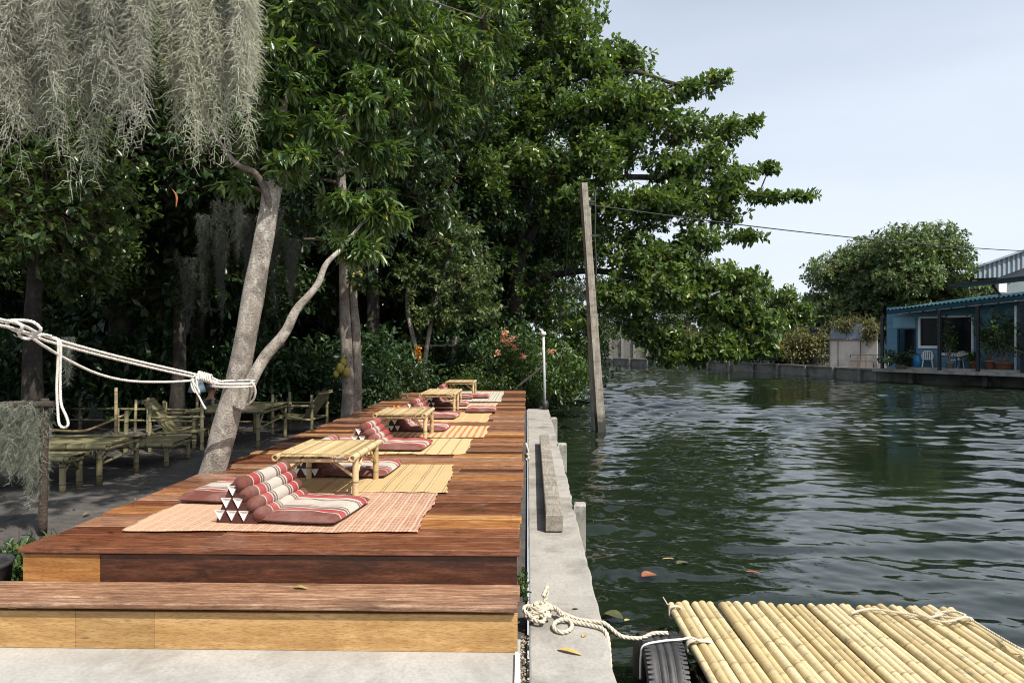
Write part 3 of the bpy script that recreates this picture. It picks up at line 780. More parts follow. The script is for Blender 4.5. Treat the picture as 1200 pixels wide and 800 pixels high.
T1 = low_table(.67, .86, .345, MAT['bamboo'])
T1.location = (-1.68, 5.80, DZ + .012); T1.rotation_euler.z = R_(-1)
T1['label'] = 'nearest yellow bamboo low table on the striped yellow mat'; T1['group'] = 'bamboo low tables on the deck'
dup(T1, (-1.60, 8.92, DZ + .014), R_(1), 'second yellow bamboo low table from the front, on the orange striped mat')
T3 = low_table(.64, 1.32, .345, MAT['bamboo'], legs=3); T3.location = (-1.59, 12.65, DZ + .008)
T3['label'] = 'third and longest yellow bamboo low table, with three legs a side'; T3['group'] = 'bamboo low tables on the deck'
dup(T1, (-1.56, 16.1, DZ + .01), R_(0), 'farthest yellow bamboo low table at the end of the deck')

# ------------------------------------------------------------------ cushions
def cushmat(name, bands):
    n = NT(name); co = n.n('ShaderNodeTexCoord'); sp = n.n('ShaderNodeSeparateXYZ'); n.l(co.outputs['Object'], sp.inputs[0])
    y = n.math('ADD', n.math('DIVIDE', sp.outputs[1], .74), .5)
    c = n.ramp(y, bands, True)
    w = n.noise(n.coord('Object'), 240, 3, .7)
    c = n.mix(n.ramp(w, [(.4, g3(.35)), (.6, g3(0))]), c, (.10, .05, .04))
    f = n.noise(n.coord('Object'), 5, 5, .6); c = n.mix(n.ramp(f, [(.45, g3(0)), (.75, g3(.28))]), c, (.46, .34, .30))
    n.base(c); n.rough(.92); n.p.inputs['Specular IOR Level'].default_value = .2
    wr = n.noise(n.coord('Object'), 9, 3); n.bump(n.math('ADD', n.math('MULTIPLY', wr, 2.0), n.math('MULTIPLY', w, .2)), .35, .012); return n.m
mr_, re, cm, gy, ro = (.135, .045, .034), (.33, .048, .048), (.48, .435, .37), (.14, .10, .09), (.34, .125, .105)
bandsA = [(0, mr_), (.17, cm), (.185, re), (.295, cm), (.315, gy), (.345, cm), (.36, gy), (.385, cm), (.62, gy), (.65, cm), (.665, gy), (.695, cm), (.72, re), (.83, cm), (.845, mr_)]
bandsB = [(0, mr_), (.14, re), (.26, gy), (.28, cm), (.34, gy), (.36, ro), (.44, cm), (.56, ro), (.64, gy), (.67, re), (.84, mr_)]
CM = [cushmat('red_and_cream_cushion_cloth', bandsA), cushmat('faded_red_cushion_cloth', bandsB)]
def roll(mb, p, y0, y1, r, n=14):
    ys = [y0, y0 + .012, y0 + .035, y0 + .08]; k = 9
    prof = [(y0, r * .15), (y0 + .006, r * .55), (y0 + .022, r * .86), (y0 + .05, r)]
    mid = [(y0 + .05 + (y1 - y0 - .1) * i / k, r * (1 + random.uniform(-.07, .05))) for i in range(1, k)]
    prof = prof + mid + [(y1 - q[0] + y0, q[1]) for q in prof[::-1]]
    sg = random.uniform(.004, .012); mb.tube([(p[0] + random.uniform(-.003, .003), y, p[1] - sg * (1 - ((y - y0) / (y1 - y0) * 2 - 1) ** 2) + random.uniform(-.003, .003)) for y, _ in prof], [q for _, q in prof], n, caps=True, rnd=.5)
def pad_mesh(mb, x0, x1, y0, y1, h, seams=()):
    nx, ny = 30, 34; top = []; bot = []
    for j in range(ny + 1):
        for i in range(nx + 1):
            u, v = -1 + 2 * i / nx, -1 + 2 * j / ny
            su, sv = math.copysign(abs(u) ** .75, u), math.copysign(abs(v) ** .75, v)
            e = max(0, (1 - abs(u) ** 6)) ** .42 * max(0, (1 - abs(v) ** 6)) ** .42
            q = 1 - .18 * sum(math.exp(-((v - s) / .05) ** 2) for s in seams)
            x = (x0 + x1) / 2 + (x1 - x0) / 2 * u * (1 - .03 * abs(v) ** 3); y = (y0 + y1) / 2 + (y1 - y0) / 2 * v * (1 - .03 * abs(u) ** 3)
            hh = h * e * q * (1 + .07 * math.sin(x * 17 + y * 9) + .05 * math.sin(x * 31 - y * 23 + 1) - .12 * math.exp(-((x - (x0 + x1) / 2) ** 2 + y * y) / .03)) * (.92 + .08 * math.cos(u * 1.4))
            top.append((x, y, h * .42 + hh * .62)); bot.append((x, y, h * .42 - h * .42 * e))
    n = nx + 1; N = len(top); fs = []
    for j in range(ny):
        for i in range(nx):
            a = j * n + i; fs += [(a, a + 1, a + n + 1, a + n), (N + a + n, N + a + n + 1, N + a + 1, N + a)]
    rim = [i for i in range(nx)] + [nx + j * n for j in range(ny)] + [ny * n + nx - i for i in range(nx)] + [(ny - j) * n for j in range(ny)]
    for a, b in zip(rim, rim[1:] + rim[:1]): fs.append((a, N + a, N + b, b))
    mb.add(top + bot, fs, .5, True)
def cushion(cmat, pad=True):
    t = thing('triangle_cushion', 'x', 'cushion')
    A, B, C = Vector((0, 0, 0)), Vector((.32, 0, 0)), Vector((.125, 0, .27))
    y0, y1 = -.355, .355
    mb = MB()      # wedge core behind the rolls
    core = [(0.0, .004), (.015, .0), (.30, 0), (.305, .02), (.135, .262), (.12, .272), (.105, .262)]
    vs = [(x, y, z) for y in (y0 + .01, y1 - .01) for x, z in core]; m = len(core)
    mb.add(vs, [tuple(range(m)), tuple(range(2 * m - 1, m - 1, -1))] + [((k + 1) % m, k, m + k, m + (k + 1) % m) for k in range(m)], .5)
    mb.build('wedge', MAT['maroon'], t)
    mb = MB()
    for k in range(4):
        q = (k + .5) / 4; x = B.x + (C.x - B.x) * q; z = B.z + (C.z - B.z) * q
        roll(mb, (x + .014, z + .026), y0 - .004, y1 + .004, .054)
    mb.build('backrest_roll', cmat, t)
    # white patches stitched on both end faces, as flat prisms
    for sy, yy in ((-1, y0 + .01), (1, y1 - .01)):
        mb = MB()
        for row in range(3):
            cnt = row + 1; z1 = .255 - row * .085; z0 = z1 - .066
            xc = .125 + (.138 - .125) * row
            for j in range(cnt):
                cx_ = xc + (j - (cnt - 1) / 2) * .088 - row * .016
                w = .036
                tri = [(cx_ - w, z1), (cx_ + w, z1), (cx_ + .002, z0)]
                inn = [(cx_ - w * .45, z1 - .012), (cx_ + w * .45, z1 - .012), (cx_ + .002, z0 + .026)]
                o_ = .010 * sy
                vs = [(x, yy, z) for x, z in tri] + [(x, yy + o_, z) for x, z in tri] + [(x, yy + o_ * .2, z) for x, z in inn]
                mb.add(vs, [(0, 1, 4, 3), (1, 2, 5, 4), (2, 0, 3, 5), (3, 4, 7, 6), (4, 5, 8, 7), (5, 3, 6, 8), (6, 7, 8)], .5)
        mb.build('end_patch', MAT['whitecloth'], t)
    if pad:
        mb = MB(); pad_mesh(mb, .30, .86, y0 + .005, y1 - .005, .075, (-.42, 0, .42)); mb.build('seat_pad', cmat, t)
    return t
c1 = cushion(CM[0]); c1.location = (-2.09, 4.97, DZ + .014); c1.rotation_euler.z = R_(-7)
c1['label'] = 'nearest red and cream striped triangle cushion with seat pad, on the pink mat'; c1['group'] = 'striped triangle cushions on the deck'
dup(c1, (-2.12, 6.52, DZ + .016), R_(-3), 'striped triangle cushion half hidden under the nearest bamboo table')
c2 = cushion(CM[1]); c2.location = (-2.02, 8.06, DZ + .014); c2.rotation_euler.z = R_(-3)
c2['label'] = 'faded red triangle cushion between the first and second bamboo tables'; c2['group'] = 'striped triangle cushions on the deck'
for x, yy, lab, src in ((-1.98, 9.74, 'striped triangle cushion seen under the second bamboo table', c2), (-2.0, 11.3, 'pink triangle cushion with an orange flower bunch beside it, behind the second table', c2),
                        (-2.02, 13.45, 'triangle cushion seen under the third bamboo table', c2), (-2.06, 15.2, 'farthest triangle cushion, in front of the last bamboo table', c2)):
    dup(src, (x, yy, DZ + .014), R_(random.uniform(-4, 2)), lab)
def flat_pad(lab, loc, rz, cm, size=(.56, .70)):
    t = thing('flat_cushion', lab, 'cushion', loc, rz, 'flat striped cushions on the deck')
    mb = MB(); pad_mesh(mb, -size[0] / 2, size[0] / 2, -size[1] / 2, size[1] / 2, .075, (-.42, 0, .42)); mb.build('cover', cm, t); return t
flat_pad('flat red and cream cushion behind the nearest triangle cushion, at its left', (-2.36, 5.50, DZ + .015), R_(-6), CM[0], (.62, .74))
flat_pad('small pale flat cushion just left of the faded triangle cushion', (-2.28, 8.25, DZ + .012), R_(-3), CM[1], (.46, .7))
flat_pad('flat pink cushion lying at the right of the third bamboo table', (-.83, 12.3, DZ + .016), R_(2), CM[1], (.54, .72))
flat_pad('dark flat cushion lying on the grey mat at the far end', (-1.1, 15.4, DZ + .016), R_(0), CM[1], (.5, .6))
# marigold bunch by the fifth cushion
P = np.array([-2.07, 10.97, DZ + .12]) + in_ball(260, .5) * np.array([.10, .07, .11])
o = link('flower_bunch', leaves_mesh('flower_bunch', P - np.array([-2.07, 10.97, DZ]), rng.normal(size=(260, 3)), rng.normal(size=(260, 3)), np.full(260, .055), np.full(260, .045), 'oval', MAT['marigold'], rng.random(260)))
o.location = (-2.07, 10.97, DZ); tag(o, 'bright orange flower bunch resting beside a pink cushion', 'flowers')
# ================================================================== RAFT, TYRE, ROPES
raft = thing('bamboo_raft', 'raft of sun dried bamboo poles floating beside the canal wall', 'raft', (2.05, 4.0, WZ))
mb = MB(); x = 1.04; k = 0
while x < 3.06:
    r = random.uniform(.024, .0335)
    yf = 5.12 - .05 * (x - 1.04) / 2 + random.uniform(-.02, .02); zc = -.2 - .034 + r * .1
    mb.cane((x + r, 1.9, zc), (x + r + random.uniform(-.012, .012), yf, zc), r * 1.06, 12, node=.34, wob=.004)
    x += 2 * r + .0015; k += 1
mb.build('pole_deck', MAT['raftbamboo'], raft, raft.location)
for yy in (4.75, 3.6, 2.4): mb = MB(); mb.cane((1.06, yy, -.305), (3.08, yy, -.305), .04, 10); mb.build('cross_pole', MAT['raftbamboo'], raft, raft.location)
for xx in (1.32, 2.75):
    mb = MB(); prof = [(0, -1.5), (.12, -1.5), (.135, -1.47), (.135, -.5), (.14, -.48), (.14, .48), (.135, .5), (.135, 1.47), (.12, 1.5), (0, 1.5)]
    mb.lathe([(r, z) for r, z in prof], 20, (xx, 3.5, -.475), M=Matrix.Rotation(R_(90), 3, 'X'), rnd=.3)
    mb.build('float_drum', MAT['rubber'], raft, raft.location)
mb = MB()
def wrapxy(mb, cx_, cy, z, w, h, r=.006, turns=2):
    pts = []
    for i in range(turns * 16 + 1):
        a = 2 * math.pi * i / 16
        pts.append((cx_ + w * math.copysign(abs(math.cos(a)) ** .6, math.cos(a)), cy + .012 * i / 16, z + h * math.copysign(abs(math.sin(a)) ** .6, math.sin(a))))
    mb.tube(pts, r, 6, rnd=.5)
wrapxy(mb, 1.075, 4.98, -.235, .045, .045, .007, 2); wrapxy(mb, 1.11, 4.40, -.235, .085, .045, .007, 3)
pts = [(1.06, 5.0, -.195), (1.03, 5.05, -.2), (1.01, 5.11, -.17)]; mb.tube(pts, .005, 6)
mb.build('lashing', MAT['rope'], raft, raft.location)
mb = MB(); zt = -.188
ln = [(2.28, 4.86, zt + .01), (2.45, 4.93, zt + .012), (2.62, 4.86, zt + .015), (2.80, 4.80, zt + .012), (2.98, 4.88, zt + .02), (3.02, 4.78, zt + .035), (2.95, 4.76, zt + .02), (2.85, 4.84, zt + .012), (2.98, 4.83, zt + .04), (3.05, 4.7, zt + .01), (3.05, 4.5, zt + .012), (3.03, 4.3, zt + .03), (3.06, 4.26, zt + .02), (3.04, 4.2, zt + .035), (3.07, 4.0, zt + .012), (3.06, 3.6, zt + .012)]
rope(mb, ln, .0085); ln2 = [(2.7, 4.85, zt + .03), (2.82, 4.72, zt + .012), (2.98, 4.74, zt + .03), (3.08, 4.8, zt + .0), (3.1, 4.84, zt - .08)]
rope(mb, ln2, .008)
tag(mb.build('corner_rope', MAT['rope']), 'cream rope knotted round the far right corner of the bamboo raft', 'rope')

tyre = thing('tyre', 'worn black car tyre hung as fender between raft and canal wall', 'tyre', (.815, 4.2, -.42), scale=1.14)
Rm = Matrix.Rotation(R_(90), 3, 'Y')
prof = [(.185, -.075), (.20, -.088), (.235, -.104), (.268, -.108), (.288, -.100), (.299, -.088), (.302, -.08), (.304, -.046), (.298, -.044), (.298, -.038), (.305, -.036), (.306, -.008), (.299, -.006), (.299, .002), (.306, .004), (.305, .034), (.298, .036), (.298, .042), (.304, .044), (.302, .08), (.299, .088), (.288, .100), (.268, .108), (.235, .104), (.20, .088), (.185, .075), (.19, .05), (.25, .04), (.25, -.04), (.19, -.05), (.185, -.075)]
mb = MB(); mb.lathe(prof, 72, M=Rm, rnd=.5); mb.build('carcass', MAT['rubber'], tyre)
mb = MB()
for z, w in ((-.089, .03), (.089, .03)):
    mb = MB()
    for i in range(80):
        a = 2 * math.pi * i / 80
        c = Rm @ Vector((.300 * math.cos(a), .300 * math.sin(a), z))
        ex = Rm @ Vector((math.cos(a), math.sin(a), 0)); ey = Rm @ Vector((-math.sin(a), math.cos(a), 0)); ez = Rm @ Vector((0, 0, 1))
        mb.box(c, (.012, .013, w), M=Matrix((ex, ey, ez)).transposed(), rnd=.4)
    mb.build('tread_blocks', MAT['rubber'], tyre)
mb = MB(); rr = .007
loop = [(1.10, 4.40, -.185), (1.03, 4.32, -.13), (.93, 4.16, -.073), (.81, 4.12, -.067), (.70, 4.11, -.09), (.682, 4.12, -.16), (.68, 4.13, -.3)]
mb.tube(catmull(loop, 6), rr, 6)
tag(mb.build('fender_cord', MAT['white']), 'thin white cord tying the tyre to the raft', 'cord')

# mooring rope heaped on the canal wall
mb = MB(); rp = .0135
rs = random.Random(11); c0 = Vector((.085, 4.28, .0))
heap = []
for i in range(34):
    a = i * 2.15 + rs.uniform(-.5, .5); q = rs.uniform(.3, 1)
    heap.append((c0.x + .105 * q * math.cos(a), c0.y + .15 * q * math.sin(a), .018 + .10 * (1 - q * .8) * rs.uniform(.4, 1)))
heap += [(.17, 4.30, .06), (.21, 4.22, .05)]
rope(mb, heap, rp)
lp = [(.19, 4.3, .03), (.26, 4.20, .018), (.265, 4.10, .016), (.215, 4.035, .016), (.165, 4.07, .017), (.165, 4.15, .02), (.22, 4.19, .03), (.31, 4.17, .018), (.40, 4.13, .016), (.45, 4.09, .014), (.472, 4.04, -.008), (.478, 3.98, -.10), (.476, 3.9, -.25), (.48, 3.86, -.5)]
rope(mb, lp, rp)
ml = [(.12, 4.36, .06), (.2, 4.27, .045), (.32, 4.22, .018), (.43, 4.19, .016), (.475, 4.18, .010), (.56, 4.17, -.055), (.62, 4.17, -.07), (.70, 4.18, -.075), (.77, 4.2, -.055), (.86, 4.2, -.052)]
rope(mb, ml, rp * .95)
tg = [(.1, 4.4, .09), (.13, 4.46, .13), (.12, 4.47, .05), (.07, 4.42, .02), (-.005, 4.34, .05), (-.02, 4.2, .08), (.03, 4.16, .05)]
rope(mb, tg, rp)
tag(mb.build('mooring_rope', MAT['rope']), 'heap of thick cream rope on the canal wall, running out to the tyre', 'rope')
mb = MB(); kn = []
for i in range(14): kn.append((-.005 + .022 * math.cos(i * 2.3), 8.55 + .05 * math.sin(i * 2.1), .30 + .035 * math.cos(i * 1.3)))
mb.tube(catmull([(-.02, 8.55, .47)] + kn, 5), .013, 6)
tag(mb.build('rope_knot', MAT['rope']), 'small brown rope knot hanging at the right side of the deck', 'rope')

# ------------------------------------------------------------------ little leaves and litter
def one_leaf(lab, loc, rz, L_, W_, mat, name='fallen_leaf', curl=.15, pitch=0, grp=None, cat='leaf'):
    nx = 12; vs = []; fs = []
    for i in range(nx + 1):
        t = i / nx; w = W_ / 2 * (math.sin(math.pi * min(1, t ** .8 * .97 + .02)) ** .8 + .03)
        z = curl * L_ * (math.sin(t * 4) * .25 + t * t * .3)
        for s_ in (-1, -.5, 0, .5, 1): vs.append(((t - .5) * L_, s_ * w, z + abs(s_) * w * .35))
    for i in range(nx):
        for k in range(4): a = i * 5 + k; fs.append((a, a + 5, a + 6, a + 1))
    mb = MB(); mb.add(vs, fs, random.random(), True)
    o = mb.build(name, mat); o.location = loc; o.rotation_euler = (pitch, 0, rz); return tag(o, lab, cat, grp)
mgreen = surf('greenish_leaf', (.20, .22, .05), (.38, .36, .10), 20, rough=.6, bump=.2)
mred = surf('red_brown_leaf', (.16, .05, .025), (.30, .11, .05), 20, rough=.6, bump=.2)
mdull2 = surf('yard_leaf', (.07, .055, .03), (.17, .13, .06), 20, rough=.8, bump=.2, attr_amt=.8)
mdull = surf('sunken_leaf', (.05, .055, .02), (.10, .10, .04), 20, rough=.5, bump=.2)
one_leaf('long dry yellow brown leaf lying on the canal wall by the mooring rope', (.235, 3.80, .004), R_(-28), .15, .04, MAT['dry'])
one_leaf('small curled brown leaf beside the loop of the mooring rope', (.335, 4.02, .004), R_(60), .05, .025, MAT['dry'])
one_leaf('tiny dark leaf on the canal wall beyond the mooring rope', (.31, 4.42, .003), R_(10), .045, .02, mdull)
one_leaf('curled yellow green leaf lying on the worn step tread', (-1.34, 4.0, .274), R_(-12), .095, .03, mgreen, curl=.3)
for px, py, lab, L_, W_, m, rz in ((761, 675, 'square red brown leaf floating near the middle of the canal edge', .15, .13, mred, .3), (783, 655, 'small bright yellow leaf floating by the red brown leaf', .12, .03, MAT['dry'], .1),
                                   (719, 722, 'large olive leaf floating near the tyre', .17, .12, mdull, -.7), (735, 727, 'small yellow leaf floating beside the olive leaf', .05, .035, MAT['dry'], .6),
                                   (883, 671, 'pinkish brown leaf floating among the ripples in front of the raft', .13, .05, mred, -.3), (800, 660, 'dark leaf floating right of the small yellow leaf', .14, .07, mdull, .4)):
    p = G(px, py, WZ + .015); one_leaf(lab, (p.x, p.y, WZ + .02), rz, L_, W_, m, 'floating_leaf', .06, grp='leaves floating on the canal')
N = 420
P = np.stack([rng.uniform(-13, -3.4, N), rng.uniform(3.5, 20, N), np.full(N, .012)], -1)
o = link('leaf_litter', leaves_mesh('leaf_litter', P, np.concatenate([rng.normal(size=(N, 2)), rng.normal(0, .08, (N, 1))], 1), np.array([0, 0, 1.]) + rng.normal(0, .25, (N, 3)), rng.uniform(.05, .14, N), rng.uniform(.02, .04, N), 'oval', mdull2, rng.random(N)))
tag(o, 'dry fallen leaves scattered over the dark soil yard', 'leaf litter', kind='stuff')
P = np.stack([rng.uniform(-2.9, -.2, 40), rng.uniform(6.5, 17.5, 40), np.full(40, DZ + .006)], -1)

def weed(name, lab, loc, n, h, spread, mat, tpl='oval', L_=.06, wr=.6, cat='weed', grp=None, K=7):
    t = thing(name, lab, cat, loc, 0, grp)
    A = np.zeros((n, 3)) + np.stack([rng.normal(0, spread * .25, n), rng.normal(0, spread * .25, n), np.zeros(n)], -1)
    B = A + np.stack([rng.normal(0, spread, n), rng.normal(0, spread, n), rng.uniform(.4, 1, n) * h], -1)
    V, Fq = twig_tubes(A, B, .004 if h < .5 else .008, .002); link('stem', mesh_np('stem', V, [Fq], None, True, mat), t)
    tt = rng.uniform(.25, 1.03, (n, K, 1)); P = (A[:, None] + (B - A)[:, None] * tt).reshape(-1, 3)
    N_ = len(P); D = unit(np.repeat(B - A, K, 0) + rng.normal(size=(N_, 3)) * np.repeat(np.linalg.norm(B - A, axis=1), K)[:, None] * 1.1)
    link('leaves', leaves_mesh('leaves', P, D, np.array([0, 0, 1.]) + rng.normal(0, .4, (N_, 3)), rng.uniform(.6, 1.1, N_) * L_, rng.uniform(.6, 1.1, N_) * L_ * wr, tpl, mat, rng.random(N_)), t)
    return t
weed('weed', 'small green weed sprouting between deck and canal wall', (-.012, 4.30, .10), 9, .17, .035, MAT['leafBush'], L_=.045)
weed('weed', 'low green weeds growing at the left front corner of the deck', (-3.36, 4.62, 0), 150, .34, .15, MAT['leafBush'], 'lance', .10, .25, K=5)
weed('weed', 'patch of small green weeds at the left edge of the yard near the moss post', (-3.85, 5.0, 0), 130, .24, .26, MAT['leafDark'], 'lance', .10, .25, K=5)
tub = thing('tub', 'dark plastic tub at the left front corner of the deck', 'tub', (-3.40, 4.12, -.06))
mb = MB(); mb.lathe([(0, .004), (.15, .004), (.16, .02), (.195, .40), (.205, .41), (.205, .43), (.185, .43), (.18, .40), (.15, .05), (0, .05)], 28, rnd=.5); mb.build('bowl', MAT['rubber'], tub)
mb = MB(); mb.lathe([(0, .37), (.178, .36)], 20, rnd=.5); mb.build('soil_fill', MAT['soil'], tub)

# ================================================================== POLE, WIRES, POSTS at the canal edge
def wetmat(name, src):
    """the pole's own wood with a dark wet band of algae just above the water"""
    m = src.copy(); m.name = name; t = m.node_tree; p = [x for x in t.nodes if x.type == 'BSDF_PRINCIPLED'][0]; l0 = p.inputs['Base Color'].links[0].from_socket
    co = t.nodes.new('ShaderNodeTexCoord'); sp = t.nodes.new('ShaderNodeSeparateXYZ'); nz_ = t.nodes.new('ShaderNodeTexNoise'); nz_.inputs['Scale'].default_value = 5; t.links.new(co.outputs['Object'], sp.inputs[0]); t.links.new(co.outputs['Object'], nz_.inputs['Vector'])
    ma = t.nodes.new('ShaderNodeMath'); ma.operation = 'MULTIPLY_ADD'; ma.inputs[1].default_value = -.5; t.links.new(nz_.outputs['Fac'], ma.inputs[0]); t.links.new(sp.outputs['Z'], ma.inputs[2])
    mr_ = t.nodes.new('ShaderNodeMapRange'); mr_.inputs[1].default_value = .22; mr_.inputs[2].default_value = .05; mr_.inputs[3].default_value = 0; mr_.inputs[4].default_value = .92; t.links.new(ma.outputs[0], mr_.inputs[0])
    mm = t.nodes.new('ShaderNodeMix'); mm.data_type = 'RGBA'; mm.inputs[7].default_value = (.018, .019, .014, 1); t.links.new(mr_.outputs[0], mm.inputs[0]); t.links.new(l0, mm.inputs[6]); t.links.new(mm.outputs[2], p.inputs['Base Color']); return m
up = thing('utility_pole', 'tall leaning weathered double concrete pole standing in the canal', 'utility pole', (0, 0, 0))
D0 = 16.9
b = at(704, 512, D0); tp = at(683.5, 215, D0 - .15); b.z = -1.6
dirv = (tp - at(704, 505, D0)).normalized()
b = at(704, 505, D0) - dirv * 1.2
up.location = at(704, 505, D0)
mb = MB(); ex = Vector((1, .25, 0)).normalized()
def pole(mb, a, bb, w0, w1, d, rnd):
    ez = (bb - a).normalized(); ey = ez.cross(ex).normalized(); e = ey.cross(ez)
    vs = []
    for p, w in ((a, w0), (a.lerp(bb, .5), (w0 + w1) / 2), (bb, w1)):
        c = .018
        for sx, sy in ((-1, -1), (1, -1), (1, 1), (-1, 1)):
            vs.append(p + e * sx * w / 2 + ey * sy * d / 2)
    fs = [(3, 2, 1, 0), (8, 9, 10, 11)]
    for k in range(2):
        for i in range(4): j = (i + 1) % 4; fs.append((4 * k + i, 4 * k + j, 4 * k + 4 + j, 4 * k + 4 + i))
    mb.add(vs, fs, rnd)
pole(mb, b, tp, .22, .145, .2, .5)
mb.build('shaft', wetmat('wet_pole_wood', MAT['polewood']), up, up.location)
mb = MB(); a2 = at(695.5, 500, D0 + .12); pole(mb, a2 - dirv * 1.0, at(687, 232, D0 + .1), .13, .16, .16, .35)
mb.build('rear_shaft', MAT['pile'], up, up.location)
mb = MB()
q = at(690, 236, D0); mb.bar(q + Vector((-.1, 0, .0)), q + Vector((.17, 0, -.01)), .05, .05); mb.bar(at(693, 277, D0) + Vector((-.14, -.12, 0)), at(693, 277, D0) + Vector((.16, -.12, 0)), .03, .05)
mb.tube([at(692, 222, D0), at(697, 224, D0), at(698, 250, D0), at(697, 277, D0), at(699, 310, D0), at(697, 340, D0)], .018, 6)
mb.build('bracket', MAT['cable'], up, up.location)
def wire(lab, pts, r, sag=None, grp=None, name='power_cable'):
    P = catmull(pts, 14); mb = MB(); mb.tube(P, r, 5); return tag(mb.build(name, MAT['cable']), lab, 'cable', grp)
e2 = at(1330, 297, 33); top_ = at(690, 240, D0)
pth = [top_]
for t in (.15, .3, .45, .6, .75, .9): p = top_.lerp(e2, t); p.z -= 1.0 * 4 * t * (1 - t) * .34; pth.append(p)
pth.append(e2); wire('black cable running from the leaning pole across the canal to the right', pth, .017, name='overhead_cable')
far_pole = thing('utility_pole', 'thin far pole beside the blue house carrying the cable', 'utility pole', (e2.x, e2.y, .17))
mb = MB(); mb.tube([e2 + Vector((0, 0, -6.4)), e2 + Vector((0, 0, .5))], [.16, .11], 10); mb.build('shaft', MAT['pile'], far_pole, far_pole.location)
wire('thin stay wire hanging from the leaning pole towards the white post', [at(684, 240, D0), at(668, 262, D0 + .3), at(662, 330, D0 + .6), at(652, 388, D0 + 1.2)], .011, name='stay_wire')
wire('second thin wire drooping behind the white pipe post', [at(684, 246, D0), at(673, 300, D0 + .3), at(660, 350, D0 + .6), at(656, 390, D0 + 1.1), at(657, 420, D0 + 1.2), at(648, 440, D0 + 1.3)], .011, name='stay_wire')

wp = G(642.5, 477, 0); wp = Vector((.46, 17.75, 0))
post = thing('pipe_post', 'white metal pipe post at the far end of the canal wall', 'post', wp)
mb = MB(); mb.tube([(0, 0, 0), (-.02, 0, .9), (-.045, 0, 1.95)], .034, 12); mb.build('pipe', MAT['metal'], post)
mb = MB(); mb.tube([(.0, 0, -.0), (.0, 0, .23)], .075, 12); mb.build('socket', MAT['rubber'], post)
mb = MB(); mb.tube([(-.045, 0, 1.92), (-.045, 0, 2.02)], .06, 10); mb.bar((-.14, 0, 2.1), (.03, -.02, 1.95), .03, .03)
mb.build('cap', MAT['white'], post)
mb = MB(); mb.bar(at(604, 455, 18.6), at(640, 426, 18.4), .16, .05, rnd=.7)
tag(mb.build('plank', MAT['oldwood']), 'grey plank propped diagonally at the far end of the deck', 'plank')

# ================================================================== YARD FURNITURE (in the shade)
def canes(t, name, lst, mat, one=True, hollow=False):
    """each cane its own child when one is False"""
    if one:
        for a, b_, r in lst:
            mb = MB(); mb.cane(a, b_, r, 9, hollow=hollow, node=.22); mb.build(name, mat, t)
    else:
        for a, b_, r in lst:
            mb = MB(); mb.cane(a, b_, r, 10, hollow=hollow, node=.2); mb.build(name, mat, t)
def slat_top(t, w, d, z, mat, name='tabletop', along='X'):
    mb = MB(); n = int((d if along == 'X' else w) / .035)
    for i in range(n):
        q = ((i + .5) / n - .5)
        if along == 'X': mb.box((random.uniform(-.01, .01), q * d, z - .008 + random.uniform(-.002, .002)), (w, d / n * .94, .014), bev=.003)
        else: mb.box((q * w, random.uniform(-.01, .01), z - .008 + random.uniform(-.002, .002)), (w / n * .94, d, .014), bev=.003)
    mb.build(name, mat, t)
ob = MAT['oldbamboo']
def yard_table(lab, loc, w, d, h, rz=0, r=.035, grp='bamboo tables in the shaded yard', shelf=True, name='yard_table'):
    t = thing(name, lab, 'table', loc, rz, grp)
    slat_top(t, w - .02, d - 2 * r, h, ob)
    canes(t, 'rail', [((-w / 2 - .03, s * (d / 2 - r * .5), h - r), (w / 2 + .03, s * (d / 2 - r * .5), h - r), r) for s in (-1, 1)] + [((s * (w / 2 - .06), -d / 2, h - r * 2.1), (s * (w / 2 - .06), d / 2, h - r * 2.1), r * .8) for s in (-1, 1)], ob, True, True)
    canes(t, 'leg', [((sx * (w / 2 - .08), sy * (d / 2 - .06), -.01), (sx * (w / 2 - .08), sy * (d / 2 - .06), h - r * 1.6), r) for sx in (-1, 1) for sy in (-1, 1)], ob, False)
    br = []
    for sx in (-1, 1):
        for sy in (-1, 1):
            br.append(((sx * (w / 2 - .08), sy * (d / 2 - .08), h * .55), (sx * (w / 2 - .08), sy * (d / 2 - .08 - min(.25, d * .3)), h - r * 2), r * .55))
    if shelf: br += [((sx * (w / 2 - .08), -d / 2 + .06, h * .5), (sx * (w / 2 - .08), d / 2 - .06, h * .62), r * .5) for sx in (-1, 1)]
    canes(t, 'brace', br, ob); return t
yard_table('large low bamboo table in the yard beside the moss covered post', (-5.85, 8.55, 0), 1.45, .98, .50, R_(3))
yard_table('long bamboo bench in front of the large yard table', (-5.85, 7.85, 0), 1.2, .42, .43, R_(1), .036, 'bamboo benches in the yard', False, 'bench')
yard_table('low wide bamboo daybed behind the large yard table', (-5.75, 9.75, 0), 1.5, .85, .33, R_(5), .034, 'bamboo benches in the yard', False, 'daybed')
yard_table('tall bamboo table behind the leaning tree trunk', (-4.95, 11.75, 0), 1.2, 1.5, .64, R_(2), .033)
